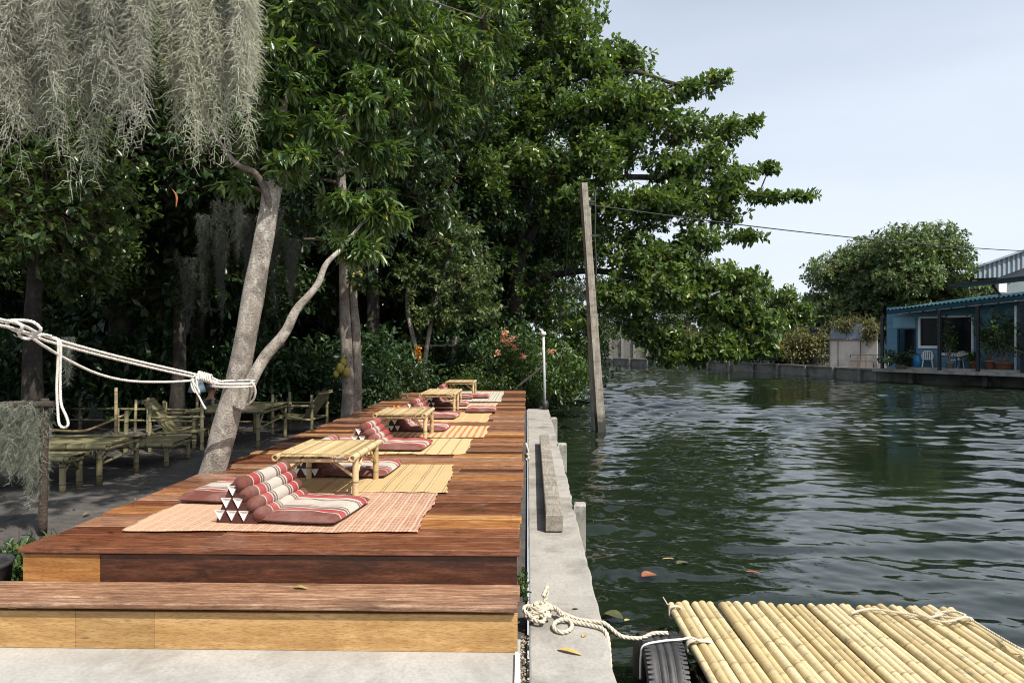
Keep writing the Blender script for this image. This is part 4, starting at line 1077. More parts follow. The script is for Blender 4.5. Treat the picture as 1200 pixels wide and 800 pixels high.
def yard_chair(lab, loc, rz):
    t = thing('bamboo_chair', lab, 'chair', loc, rz, 'bamboo lounge chairs in the yard')
    w, d, h = .72, .78, .74; r = .03      # seat faces +y local
    canes(t, 'post', [((sx * w / 2, sy * d / 2, -.01), (sx * w / 2, sy * d / 2, h), r) for sx in (-1, 1) for sy in (-1, 1)], ob, False, True)
    canes(t, 'arm', [((sx * w / 2, -d / 2 - .04, .53), (sx * w / 2, d / 2 + .04, .53), r * .8) for sx in (-1, 1)], ob, False)
    canes(t, 'rail', [((-w / 2 - .03, y_, z_), (w / 2 + .03, y_, z_), r * .75) for y_, z_ in ((-d / 2, .28), (d / 2, .30), (-d / 2, .62))] + [((sx * w / 2, -d / 2, .27), (sx * w / 2, d / 2, .29), r * .7) for sx in (-1, 1)], ob)
    mb = MB(); n = 15
    for i in range(n):
        x_ = (i + .5) / n * (w - .1) - (w - .1) / 2
        mb.bar((x_, d / 2 - .02, .325), (x_, -.17, .26), .036, .012)
    mb.build('seat', ob, t)
    mb = MB()
    for i in range(n):
        x_ = (i + .5) / n * (w - .1) - (w - .1) / 2
        mb.bar((x_, -.15, .26), (x_, -d / 2 - .14, .80), .036, .012)
    mb.bar((-w / 2 + .04, -d / 2 - .12, .76), (w / 2 - .04, -d / 2 - .12, .76), .03, .03); mb.bar((-w / 2 + .04, -.27, .45), (w / 2 - .04, -.27, .45), .03, .03)
    mb.build('backrest', ob, t); return t
yard_chair('bamboo lounge chair with broad reclined back, left of the leaning trunk', (-5.72, 11.2, 0), R_(-78))
yard_chair('bamboo lounge chair seen side on near the jackfruit trunks', (-4.42, 13.2, 0), R_(84))
# bamboo stakes and low rail at the back of the yard
fen = thing('bamboo_fence', 'low bamboo rail fence with short posts at the back of the yard', 'fence', (-8.3, 13.2, 0))
pl = [(-8.9 + i * .93, 13.3 - .12 * i + random.uniform(-.1, .1)) for i in range(5)]
for i, (x, y) in enumerate(pl):
    mb = MB(); mb.cane((x, y, 0), (x, y, random.uniform(.45, .75)), .035, 9); mb.build('post', ob, fen, fen.location)
for i in range(2):
    mb = MB(); mb.cane((pl[0][0] - .3, pl[0][1], .2 + .22 * i), (pl[-1][0] + .3, pl[-1][1], .22 + .22 * i), .022, 8); mb.build('rail', ob, fen, fen.location)
for px, py, y1, D, w, lab, m in ((136, 484, 454, 11.6, .06, 'tall pale sharpened bamboo stake rising behind the yard tables', MAT['bamboo']), (158, 487, 468, 12.2, .05, 'short pale bamboo stake right of the tall one', MAT['bamboo']), (147, 512, 481, 10.8, .07, 'thick grey bamboo post just behind the daybed', ob), (173, 500, 466, 13.2, .06, 'dark thin post at the back of the yard, left of the reclined chair', ob)):
    a = at(px, py, D); a = Vector((a.x, a.y, 0)); mb = MB(); top = at(px, y1, D).z
    mb.cane((0, 0, 0), (random.uniform(-.03, .03), 0, top), w / 2, 10, node=.2)
    o = mb.build('stake', m); o.location = a; tag(o, lab, 'stake', 'stakes in the yard')
mb = MB(); mb.tube(catmull([at(52, 503, 9.6), at(95, 505, 10.4), at(120, 497, 11.2), at(150, 484, 12)], 8), .02, 7)
tag(mb.build('bent_cane', MAT['bamboo']), 'thin bent cane hanging across the yard above the large table', 'cane')
# far wire fence
ff = thing('wire_fence', 'thin rail fence with pale concrete post beyond the deck', 'fence', at(533, 460, 20.5)); ff.location.z = 0
for px in (533, 440):
    mb = MB(); p = at(px, 400, 20.5); mb.box((p.x, p.y, .95), (.14, .14, 1.95), bev=.01); mb.build('post', MAT['pile'], ff, ff.location)
for y_ in (405, 432):
    mb = MB(); mb.tube([at(418, y_ + (4 if y_ > 420 else 0), 20.6), at(480, y_, 20.4), at(552, y_ - (8 if y_ > 420 else 0), 20.4)], .028, 6); mb.build('rail', MAT['oldwood'], ff, ff.location)
# pale blue lamp on a post near the person
lp_ = at(231, 459, 12.0); lamp = thing('garden_lamp', 'pale blue cone lampshade on a post behind the reclined chair', 'lamp', (lp_.x, lp_.y, 0))
mb = MB(); mb.lathe([(.05, lp_.z + .24), (.085, lp_.z + .2), (.155, lp_.z), (.145, lp_.z), (.075, lp_.z + .19), (.045, lp_.z + .23)], 20); mb.build('lamp_shade', surf('pale_blue_shade', (.20, .30, .36), (.30, .42, .48), 5, rough=.6), lamp)
mb = MB(); mb.tube([(0, 0, 0), (0, 0, lp_.z + .24)], .025, 8); mb.build('post', ob, lamp)

# ------------------------------------------------------------------ person behind the trunk
def skin_figure(name, joints, edges, mat, parent, root=0, sub=2):
    me = bpy.data.meshes.new(name); me.from_pydata([j[0] for j in joints], edges, []); o = link(name, me, parent)
    sk = o.modifiers.new('skin', 'SKIN'); sk.use_smooth_shade = True
    for v, j in zip(me.skin_vertices[0].data, joints):
        r = j[1]; v.radius = r if hasattr(r, '__len__') else (r, r)
    me.skin_vertices[0].data[root].use_root = True
    s = o.modifiers.new('sub', 'SUBSURF'); s.levels = sub; s.render_levels = sub
    dg = bpy.context.evaluated_depsgraph_get(); m2 = bpy.data.meshes.new_from_object(o.evaluated_get(dg))
    o.modifiers.clear(); o.data = m2; m2.materials.clear(); m2.materials.append(mat)
    m2.polygons.foreach_set('use_smooth', np.ones(len(m2.polygons), dtype=bool)); return o
hd = at(246.5, 456, 12.4)
per = thing('person', 'seated person with dark hair and dark shirt behind the leaning trunk', 'person', (hd.x, hd.y, 0), R_(155))
skin = surf('skin', (.24, .13, .085), (.30, .17, .115), 6, rough=.55, bump=.05); shirt = surf('dark_shirt', (.015, .016, .022), (.03, .032, .04), 30, rough=.9)
trou = surf('grey_trousers', (.05, .05, .055), (.08, .08, .085), 30, rough=.9); hair = surf('black_hair', (.008, .007, .006), (.02, .017, .015), 80, rough=.6)
hz = hd.z
# sits on a low stool facing local -y, hips at 0.34 m
hip = .36; sh = hz - .21
J = [((0, .02, hip), (.13, .11)), ((0, .01, (hip + sh) / 2), (.135, .10)), ((0, 0, sh - .04), (.15, .095)), ((0, -.005, sh + .05), .05), ((0, -.02, hz - .07), .055), ((0, -.035, hz), (.078, .095)), ((0, -.03, hz + .075), (.06, .072)),
     ((.17, 0, sh - .02), .052), ((.22, -.08, sh - .24), .042), ((.15, -.28, sh - .30), .032), ((.11, -.34, sh - .30), .034), ((-.17, 0, sh - .02), .052), ((-.22, -.08, sh - .24), .042), ((-.15, -.28, sh - .30), .032), ((-.11, -.34, sh - .30), .034),
     ((.10, -.05, hip), .085), ((.13, -.42, hip + .06), .062), ((.13, -.47, .08), .042), ((.13, -.62, .035), .036), ((-.10, -.05, hip), .085), ((-.13, -.42, hip + .06), .062), ((-.13, -.47, .08), .042), ((-.13, -.62, .035), .036)]
E = [(0, 1), (1, 2), (2, 3), (3, 4), (4, 5), (5, 6), (2, 7), (7, 8), (8, 9), (9, 10), (2, 11), (11, 12), (12, 13), (13, 14), (0, 15), (15, 16), (16, 17), (17, 18), (0, 19), (19, 20), (20, 21), (21, 22)]
bd = skin_figure('body', J, E, skin, per)
Js = [(j[0], tuple(q * 1.14 for q in j[1]) if hasattr(j[1], '__len__') else j[1] * 1.18) for j in J[:3]] + [((0, -.003, sh + .03), .055)] + [((.17, 0, sh - .02), .064), ((.215, -.07, sh - .2), .056), ((-.17, 0, sh - .02), .064), ((-.215, -.07, sh - .2), .056)]
skin_figure('shirt', Js, [(0, 1), (1, 2), (2, 3), (2, 4), (4, 5), (2, 6), (6, 7)], shirt, per)
Jt = [((0, .02, hip - .01), (.155, .13))] + [(J[i][0], J[i][1] * 1.16) for i in (15, 16, 17, 19, 20, 21)]
skin_figure('trousers', Jt, [(0, 1), (1, 2), (2, 3), (0, 4), (4, 5), (5, 6)], trou, per)
mb = MB(); vs = []; fs = []; nu, nv_ = 20, 9
for j in range(nv_):
    ph = j / (nv_ - 1) * 1.75
    for i in range(nu):
        a = 2 * math.pi * i / nu; f_ = 1.0 if math.sin(a) > -.35 else max(.45, 1 - (ph / 1.75) * .75)
        pp = ph * f_
        vs.append((.098 * math.sin(pp) * math.cos(a), -.02 + .118 * math.sin(pp) * math.sin(a), hz + .03 + .115 * math.cos(pp)))
for j in range(nv_ - 1):
    for i in range(nu): i2 = (i + 1) % nu; fs.append((j * nu + i, (j + 1) * nu + i, (j + 1) * nu + i2, j * nu + i2))
mb.add(vs, fs, .5, True); mb.build('hair', hair, per)
mb = MB()
mb.tube([(0, -.13, hz + .01), (0, -.155, hz - .022), (0, -.13, hz - .03)], [.008, .016, .01], 8); mb.build('nose', skin, per)
mb = MB()
for s in (-1, 1): mb.lathe([(0, -.012), (.009, -.008), (.013, 0), (.009, .008), (0, .012)], 10, (s * .033, -.122, hz + .012))
mb.build('eyes', hair, per)
mb = MB(); mb.tube([(-.025, -.126, hz - .055), (0, -.134, hz - .057), (.025, -.126, hz - .055)], .006, 6); mb.build('mouth', MAT['maroon'], per)
for s in (-1, 1):
    mb = MB(); mb.lathe([(0, -.03), (.012, -.02), (.016, 0), (.012, .02), (0, .03)], 10, (s * .094, -.03, hz)); mb.build('ear', skin, per)
    mb = MB()
    for k in range(5):
        bx = s * (.11 - .016 * k) - s * .0; L_ = (.05, .075, .08, .074, .06)[k]; b0 = Vector((s * .135 - s * .017 * k + s * .0, -.355, sh - .30))
        if k == 0: mb.tube([(s * .085, -.335, sh - .295), (s * .06, -.355, sh - .30), (s * .045, -.38, sh - .31)], [.011, .010, .007], 7)
        else: mb.tube([b0, b0 + Vector((-s * .008, -.03, -.006)), b0 + Vector((-s * .014, -L_ * .75, -.03)), b0 + Vector((-s * .012, -L_ * .85, -.05))], [.010, .009, .008, .006], 7)
    mb.build('fingers', skin, per)
stool = thing('stool', 'low bamboo stool under the seated person', 'stool', (hd.x, hd.y, 0))
canes(stool, 'leg', [((sx * .15, sy * .15 + .02, 0), (sx * .14, sy * .14 + .02, .25), .025) for sx in (-1, 1) for sy in (-1, 1)], ob, False)
slat_top(stool, .36, .36, .265, ob, 'seat')

# ------------------------------------------------------------------ rope between off-frame and the leaning tree
mb = MB(); RD = 6.35
def pr(px, py, D): return at(px, py, D)
DL = 4.3
def dl(px): return DL + (6.2 - DL) * (px / 235.0)
r0 = .0115
rope(mb, [pr(-160, 352, dl(-160)), pr(-40, 368, dl(-40)), pr(20, 379, dl(20)), pr(60, 396, dl(60)), pr(140, 418, dl(140)), pr(205, 433, dl(205)), pr(240, 441, dl(238))], r0, step=.02)
rope(mb, [pr(-160, 356, dl(-160)), pr(-40, 374, dl(-40)), pr(20, 386, dl(20)), pr(60, 401, dl(60)), pr(140, 422, dl(140)), pr(205, 437, dl(205)), pr(240, 444, dl(238))], r0, step=.02)
rope(mb, [pr(30, 390, dl(30)), pr(48, 403, dl(45)), pr(80, 422, dl(80)), pr(115, 438, dl(115)), pr(150, 446, dl(150)), pr(190, 447.5, dl(190)), pr(222, 446, dl(222)), pr(238, 444, dl(236))], r0, step=.02)
# knot at the left and the hanging loop
D1 = dl(25) - .03
rope(mb, [pr(2, 377, D1), pr(18, 375, D1 - .03), pr(38, 377, D1 - .05), pr(48, 386, D1 - .03), pr(40, 391, D1), pr(20, 388, D1 + .02), pr(8, 381, D1), pr(14, 376, D1 - .05), pr(26, 382, D1 - .06), pr(22, 392, D1 - .03), pr(32, 397, D1), pr(48, 392, D1 + .03), pr(60, 394, D1 + .1)], r0, step=.018)
D2 = dl(68)
rope(mb, [pr(62, 395, D2), pr(68, 400, D2 - .02), pr(67.5, 430, D2), pr(66.5, 455, D2), pr(68, 485, D2), pr(69.5, 497, D2 - .01), pr(75, 501, D2 - .01), pr(80, 497, D2 - .01), pr(77, 486, D2), pr(71.5, 472, D2), pr(70.5, 440, D2 + .02), pr(71, 402, D2), pr(65, 397, D2 + .02)], r0 * .9, step=.018)
# wraps at the tree
wc = at(273, 446, RD)
ax = Vector((wc.x, wc.y, wc.z))
def ringat(z, rx, ry, a0, a1, n=26, dz=0, cx_=0, cy=0): return [Vector((ax.x + cx_ + rx * math.cos(a0 + (a1 - a0) * i / n), ax.y + cy + ry * math.sin(a0 + (a1 - a0) * i / n), z + dz * i / n)) for i in range(n + 1)]
rope(mb, ringat(wc.z + .0, .185, .185, 0, 2 * math.pi * 2.05, 60, -.055), r0, smoothed=False, step=.02)
rope(mb, [pr(294, 447, RD - .1), pr(299, 455, RD - .06), pr(298, 466, RD - .02), pr(292, 473, RD + .02), pr(289, 474, RD + .08)], r0, step=.02)
coil = []
for i in range(60):
    t = i / 59; c = pr(233, 440, 6.17).lerp(pr(249, 444.5, 6.2), t); a = 2 * math.pi * 6 * t
    coil.append(c + Vector((0, math.cos(a) * .034, math.sin(a) * .038)))
rope(mb, coil, r0 * .9, smoothed=False, step=.016)
rope(mb, [pr(248, 442, 6.2), pr(256, 446, 6.2), pr(262, 447, 6.22)], r0, step=.02); rope(mb, [pr(247, 446, 6.2), pr(256, 449, 6.2), pr(262, 450, 6.22)], r0, step=.02)
for q in ([(226, 444), (228, 455), (233, 464), (238, 474), (241, 479)], [(230, 442), (231, 452), (234, 462), (232, 455), (226, 448), (224, 440)], [(233, 445), (229, 440), (224, 447), (226, 456), (229, 460)]):
    rope(mb, [pr(x, y, 6.12) for x, y in q], r0 * .85, step=.018)
tag(mb.build('tether_rope', MAT['greyrope']), 'pale double rope stretched from the left edge and knotted round the leaning trunk', 'rope')

rpost = pr(-160, 354, dl(-160)); rp_ = thing('rope_post', 'wooden post at the left that the pale double rope is tied to', 'post', (rpost.x, rpost.y, 0))
mb = MB(); mb.cane((0, .02, -.02), (0, .02, 2.1), .05, 12, hollow=False); mb.build('shaft', MAT['oldwood'], rp_)
# ------------------------------------------------------------------ hanging moss
def moss(name, label, base, locks, mat, leaf_l=.044, th=.0011, den=85, grp=None, z_top=None):
    """locks: (x, y, z_top, length, radius, strands)"""
    t = thing(name, label, 'moss', base, 0, grp)
    Ps, Ds, Ts = [], [], []; SA = []; SB = []
    for (x, y, zt, ln, rad, ns) in locks:
        for s in range(ns):
            a = rng.uniform(0, 6.28); q = rad * math.sqrt(rng.random()); l = ln * (.30 + .70 * rng.random() ** .75) * (1 - .35 * q / rad)
            m = max(6, int(l * den)); tt = np.linspace(0, 1, m)
            px = x + q * math.cos(a) * (1 - .7 * tt) + .007 * np.sin(tt * l * 26 + a) + .012 * np.cumsum(rng.normal(0, .06, m)) ; py = y + q * math.sin(a) * (1 - .7 * tt) + .010 * np.cos(tt * l * 23 + a * 2)
            pz = zt - tt * l
            p = np.stack([px, py, pz], -1); Ps.append(p); SA.append(p[:-1]); SB.append(p[1:])
            Ts.append(tt)
    P = np.concatenate(Ps); tt = np.concatenate(Ts); N = len(P)
    P = P + rng.normal(0, .002, P.shape)
    az = rng.uniform(0, 6.28, N); out = np.stack([np.cos(az), np.sin(az), np.zeros(N)], -1)
    L_ = leaf_l * rng.uniform(.5, 1.35, N)
    dn = np.array([0, 0, -1.]); side = np.stack([-np.sin(az), np.cos(az), np.zeros(N)], -1) * rng.normal(0, .35, (N, 1))
    c0 = P; c1 = P + (out * .45 + side * .3) * L_[:, None] + dn * (L_ * rng.uniform(.0, .35, N))[:, None]
    c2 = c1 + (out * .15 + side * .6) * L_[:, None] + dn * (L_ * rng.uniform(.25, .6, N))[:, None]
    w = rng.choice([1.0, -.6], N, p=[.6, .4])
    c3 = c2 + (out * (.25 * w)[:, None] + side * .5) * L_[:, None] + dn * (L_ * rng.uniform(-.15, .4, N))[:, None]
    rows = []
    for c, r in ((c0, th), (c1, th * .95), (c2, th * .8), (c3, th * .25)):
        fx = out; gx_ = np.array([0, 0, 1.]) + 0 * out; hx = np.cross(out, gx_)
        for k in range(3):
            an = 2.094 * k; rows.append(c + (gx_ * math.cos(an) + hx * math.sin(an)) * r)
    V = np.stack(rows, 1).reshape(-1, 3) - np.array(base); q = []
    for s in range(3):
        for k in range(3): k2 = (k + 1) % 3; q.append((3 * s + k, 3 * s + k2, 3 * s + 3 + k2, 3 * s + 3 + k))
    Fq = (np.array(q)[None] + (np.arange(N) * 12)[:, None, None]).reshape(-1, 4)
    o = link('strands', mesh_np('strands', V, [Fq], np.repeat(rng.random(N), 9), True, mat), t); o['kind'] = 'stuff'
    A = np.concatenate(SA) - np.array(base); B = np.concatenate(SB) - np.array(base)
    V, Fq = twig_tubes(A, B, th * .9, th * .9); link('stems', mesh_np('stems', V, [Fq], np.full(len(Fq), .3), True, mat), t)['kind'] = 'stuff'
    return t
def pxlocks(lst, D0, ztop):
    out_ = []
    for px, ybot, rpx, ns, dd in lst:
        D = D0 + dd * .8; p = at(px, ybot, D); out_.append((p.x, p.y, ztop, ztop - p.z, rpx / F * D * 1.12, ns))
    return out_
MZ = 2.50
D0 = 1.38
L1 = [(8, 245, 17, 30, 0), (24, 275, 6, 8, .06), (35, 195, 17, 38, .05), (50, 235, 8, 13, .1), (60, 165, 12, 30, -.05), (71, 290, 5, 8, 0), (78, 262, 4, 6, .05), (98, 165, 12, 30, 0), (104, 270, 6, 8, .06), (112, 215, 8, 15, .06), (120, 155, 13, 34, -.05), (136, 175, 14, 42, .03), (150, 215, 8, 18, 0), (160, 200, 8, 22, -.03), (164, 240, 4, 6, -.03), (148, 135, 18, 66, .08), (108, 120, 17, 50, .1), (58, 115, 21, 62, .12), (20, 140, 22, 56, .08), (163, 135, 8, 30, .0), (-15, 200, 18, 30, .05), (-30, 150, 24, 30, .0)]
p1 = at(80, 0, D0)
moss('hanging_moss', 'broad curtain of pale grey moss hanging at the top left corner', (p1.x, p1.y, MZ), pxlocks(L1, D0, MZ), MAT['moss'], .030, .00062, 160)
L2 = [(200, 175, 10, 34, 0), (207, 222, 8, 22, .05), (222, 190, 11, 34, -.04), (238, 205, 10, 30, .03), (252, 180, 12, 36, 0), (268, 222, 9, 28, .04), (282, 195, 11, 40, -.04), (292, 212, 8, 30, 0), (216, 150, 16, 56, .08), (245, 150, 20, 64, .1), (272, 150, 20, 64, .08), (290, 160, 10, 46, .02), (204, 140, 11, 44, .02), (228, 240, 6, 8, .05), (288, 245, 5, 6, 0), (255, 235, 5, 6, .02)]
p2 = at(245, 0, 1.5)
moss('hanging_moss', 'dense block of pale grey moss hanging left of the mango branches', (p2.x, p2.y, 2.62), pxlocks(L2, 1.50, 2.62), MAT['moss'], .028, .0006, 170)
ms = thing('moss_rail', 'bamboo rail on a post holding the grey moss curtains, above the top left corner', 'rail', (-3.1, 1.45, 0))
mb = MB(); mb.cane((-3.3, 1.42, 2.55), (-.55, 1.5, 2.60), .028, 10); mb.build('rail', MAT['oldbamboo'], ms, ms.location)
mb = MB(); mb.cane((-3.1, 1.45, -.02), (-3.1, 1.45, 2.6), .04, 10); mb.build('post', MAT['oldbamboo'], ms, ms.location)
mb = MB(); mb.cane((-3.1, 1.45, 1.7), (-2.3, 1.45, 2.55), .025, 10); mb.build('brace', MAT['oldbamboo'], ms, ms.location)
# moss lump draped on the rail at the left edge
mpost = G(50, 625, 0)
mp_ = thing('post', 'thin dark post draped in grey moss at the left edge', 'post', (mpost.x, mpost.y, 0))
mb = MB(); mb.cane((0, 0, 0), (.02, 0, 1.22), .036, 10, hollow=False); mb.build('shaft', MAT['barkD'], mp_)
mb = MB(); mb.cane((.12, -.02, 1.17), (-1.3, -.3, 1.17), .03, 10, hollow=False); mb.build('rail', MAT['barkD'], mp_)
L3 = []
for i in range(26):
    x = mpost.x - .02 - i * .032; bot = (626, 600, 585, 570, 575, 560, 570, 575, 570)[min(i // 2, 8)]
    pz = at(45, bot, 6.2).z; L3.append((x + rng.normal(0, .02), mpost.y - .03 - .07 * i * .032 * 3 + rng.normal(0, .05), 1.16 + rng.normal(0, .04), 1.16 - pz + rng.normal(0, .06), .08, 30))
moss('hanging_moss', 'bushy lump of grey moss draped over the rail at the left edge', (mpost.x - .3, mpost.y, 1.15), L3, MAT['mossDark'], .05, .0017, 75)
# moss curtains behind the trunk, the shade put into their dark colour
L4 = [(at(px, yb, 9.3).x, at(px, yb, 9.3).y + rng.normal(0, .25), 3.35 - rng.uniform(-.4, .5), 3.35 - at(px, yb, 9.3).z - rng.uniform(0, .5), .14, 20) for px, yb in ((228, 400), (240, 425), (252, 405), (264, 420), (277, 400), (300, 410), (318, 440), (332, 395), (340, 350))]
moss('hanging_moss', 'dim curtain of moss hanging in the shade behind the leaning trunk', (-3.9, 9.3, 3.35), L4, MAT['mossShaded'], .07, .0018, 50)
L5 = [(at(82, 460, 6.4).x + rng.normal(0, .02), at(82, 460, 6.4).y + rng.normal(0, .02), at(82, 395, 6.4).z, .55, .05, 26)]
moss('hanging_moss', 'small tuft of moss hanging beside the rope loop', L5[0][:3], L5, MAT['mossDark'], .05, .0016, 50)
odl = at(203, 232, 3.4)
t_ = one_leaf('curled orange dead leaf hanging below the moss', (odl.x, odl.y, odl.z), .4, .15, .055, surf('orange_dead_leaf', (.22, .07, .02), (.42, .17, .04), 20, rough=.6), 'hanging_leaf', .4, R_(0)); t_.rotation_euler = (.3, R_(80), .5); t_.scale = (.62, .62, .62)
# ================================================================== FAR BANK
bw = thing('bank_wall', 'stained concrete retaining wall along the far bank of the canal', 'retaining wall', (0, 0, 0))
mb = MB(); mp2 = MB()
for i in range(len(BANK) - 1):
    a, b_ = BANK[i], BANK[i + 1]; a = Vector((a.x, a.y, 0)); b_ = Vector((b_.x, b_.y, 0)); d = (b_ - a).normalized(); nrm = Vector((-d.y, d.x, 0))
    if nrm.dot(Vector((-1, -.4, 0))) < 0: nrm = -nrm
    mb.bar(a + Vector((0, 0, -.3)) - d * .02, b_ + Vector((0, 0, -.3)), .25, .98, rnd=.5)
    mb.bar(a + Vector((0, 0, .2)) + nrm * .03 - d * .03, b_ + Vector((0, 0, .2)) + nrm * .03, .34, .09, rnd=.7)
    ln = (b_ - a).length; n = max(1, int(ln / 2.4))
    for k in range(n):
        p = a + d * (k + .5) * ln / n + nrm * .20
        mp2.box((p.x, p.y, -.32), (.2, .2, 1.1), rz=math.atan2(d.y, d.x), bev=.02)
mb.build('wall', concretemat('stained_bank_concrete', (.11, .108, .09), (.22, .215, .19), (.03, .03, .024), 1.6, .9), bw); mp2.build('buttress', concretemat('stained_buttress', (.13, .125, .105), (.26, .25, .22), (.035, .035, .028), 3, .9), bw)

# ------------------------------------------------------------------ blue house
hA, hB = G(1041, 432.5, .25), G(1300, 441.5, .25)
hA = Vector((hA.x, hA.y, 0)); hB = Vector((hB.x, hB.y, 0))
hu = (hB - hA).normalized(); hn = Vector((hu.y, -hu.x, 0))
if hn.dot(-hA) < 0: hn = -hn
hlen = (hB - hA).length
hM = Matrix((hu, -hn, Vector((0, 0, 1)))).transposed()     # local x along the front, local y into the house
hrz = math.atan2(hu.y, hu.x)
def hp(px, py, off=0.0):
    """photo pixel -> (along, height) on the front plane moved off metres towards the canal"""
    o = Vector((0, 0, CAMZ)); d = at(px, py, 1) - o; p0 = hA + hn * off
    t = (p0 - o).dot(hn) / d.dot(hn); q = o + d * t; return (q - hA).dot(hu), q.z
house = thing('house', 'low blue canal house with dark corrugated roof and white window frames', 'house', (hA.x, hA.y, .2), hrz)
# local frame: x along front, y inward (check sign), z up
sgn = 1.0 if (Matrix.Rotation(hrz, 3, 'Z') @ Vector((0, 1, 0))).dot(-hn) > 0 else -1.0
def Hb(mb, u0, u1, z0, z1, y0, y1, rnd=.5, bev=0):
    mb.box(((u0 + u1) / 2, sgn * (y0 + y1) / 2, (z0 + z1) / 2 - .2), (abs(u1 - u0), abs(y1 - y0), abs(z1 - z0)), rnd=rnd, bev=bev)
blue = surf('blue_board_wall', (.075, .19, .28), (.115, .26, .36), 2.5, (.4, 1, 6), .6, .15, c3=(.16, .28, .35))
pblue = surf('pale_blue_panel', (.16, .32, .40), (.22, .40, .48), 2, rough=.6, bump=.1)
teal = surf('dark_teal_metal', (.008, .040, .058), (.016, .062, .085), 2, rough=.6, bump=.05, spec=.25)
black = surf('dark_frame', (.010, .014, .018), (.02, .025, .03), 3, rough=.5, bump=0)
gl = NT('dark_glass'); gl.base((.008, .012, .014)); gl.rough(.25); gl.p.inputs['Specular IOR Level'].default_value = .2; glass = gl.m
u = lambda px, py=410: hp(px, py)[0]
def zz(px, py): return hp(px, py)[1]
ztop = 3.75; fl = .38
uD0, uD1 = u(1052), u(1073); uW0, uW1, uW2 = u(1077.5), u(1102), u(1140)
mb = MB()
def wallbox(u0, u1, z0, z1): Hb(mb, u0, u1, z0, z1, 0, .12)
zd = zz(1062, 385); ws1 = zz(1088, 406.5); ws2 = zz(1122, 415); wt = zz(1110, 371)
wallbox(-.1, uD0, .17, ztop); wallbox(uD0, uD1, zd, ztop); wallbox(uD1, uW0, .17, ztop)
wallbox(uW0, uW1, .17, ws1); wallbox(uW1, uW2, .17, ws2); wallbox(uW0, uW2, wt, ztop); wallbox(uW2, hlen, .17, ztop)
Hb(mb, -.1, .02, .17, ztop, .12, 5); Hb(mb, -.1, hlen, .17, ztop, 5, 5.12); Hb(mb, hlen - .1, hlen, .17, ztop, .12, 5)
Hb(mb, -.1, hlen, .17, fl - .02, .12, 5); wl = mb.build('wall', blue, house)
mb = MB(); Hb(mb, uD0 - .25, uD1, zd + .05, zd + .62, -.03, 0); mb.build('panel', pblue, house)
door = MB(); Hb(door, uD0 + .05, uD1 - .05, fl, zd - .05, .55, .6); dr = door.build('door', black, house)
mb = MB(); Hb(mb, uD0 - .02, uD0 + .06, fl, zd, -.02, .1); Hb(mb, uD1 - .06, uD1 + .02, fl, zd, -.02, .1); mb.build('door_frame', teal, dr)
for a, b_, zs in ((uW0, uW1, ws1), (uW1, uW2, ws2)):
    mb = MB(); Hb(mb, a + .05, b_ - .05, zs + .05, wt - .05, .06, .075); wd = mb.build('window', glass, house)
    mb = MB(); f_ = .11
    Hb(mb, a - f_ / 2, a + f_ / 2, zs - .06, wt, -.05, .1); Hb(mb, b_ - f_ / 2, b_ + f_ / 2, zs - .06, wt, -.047, .1); Hb(mb, a, b_, zs - .07, zs + .07, -.07, .1); Hb(mb, a, b_, wt - .06, wt + .04, -.044, .1)
    mb.build('frame', MAT['white'], wd)
# roof: fascia, corrugated sheet and pale rafters ends
rf = MB(); ov = 1.05
zl, zr = hp(1041, 363.5, ov)[1], hp(1200, 345, ov)[1]; ul, ur = hp(1039, 363, ov)[0], hp(1200, 345, ov)[0]
sl = (zr - zl) / (ur - ul)
uend = hlen + 1.0
def zf(x): return zl + sl * (x - ul)
n = int((uend - ul) / .105); vs = []; 
for i in range(n + 1):
    x = ul + (uend - ul) * i / n; zc = .035 * (1 if i % 2 else -1)
    vs += [(x, sgn * -ov, zf(x) + .02 + zc - .2), (x, sgn * 5.4, zf(x) + .75 + zc - .2), (x, sgn * -ov, zf(x) - .0 + zc - .2), (x, sgn * 5.4, zf(x) + .73 + zc - .2)]
fs = []
for i in range(n):
    a = 4 * i; b_ = a + 4
    fs += [(a, b_, b_ + 1, a + 1), (a + 2, a + 3, b_ + 3, b_ + 2), (a, a + 2, b_ + 2, b_), (a + 1, b_ + 1, b_ + 3, a + 3)]
rf.add(vs, fs, .5); roof = rf.build('roof', teal, house)
mb = MB(); mb.bar((ul, sgn * (-ov + .02), zf(ul) - .13 - .2), (uend, sgn * (-ov + .02), zf(uend) - .13 - .2), .04, .2); mb.build('fascia', teal, roof)
mb = MB(); x = ul + .55
while x < uend: mb.bar((x, sgn * (-ov + .08), zf(x) - .24 - .2), (x + .62, sgn * (-ov + .08), zf(x + .62) - .24 - .2), .05, .08); x += .72
mb.build('rafter_board', surf('pale_soffit', (.45, .40, .40), (.6, .55, .55), 3), roof)
mb = MB(); mb.add([(ul + .1, sgn * (-ov + .1), zf(ul) - .3), (uend, sgn * (-ov + .1), zf(uend) - .3), (uend, sgn * 0, zf(uend) - .3), (ul + .1, sgn * 0, zf(ul) - .3)], [(0, 1, 2, 3)], .5); mb.build('soffit', blue, roof)
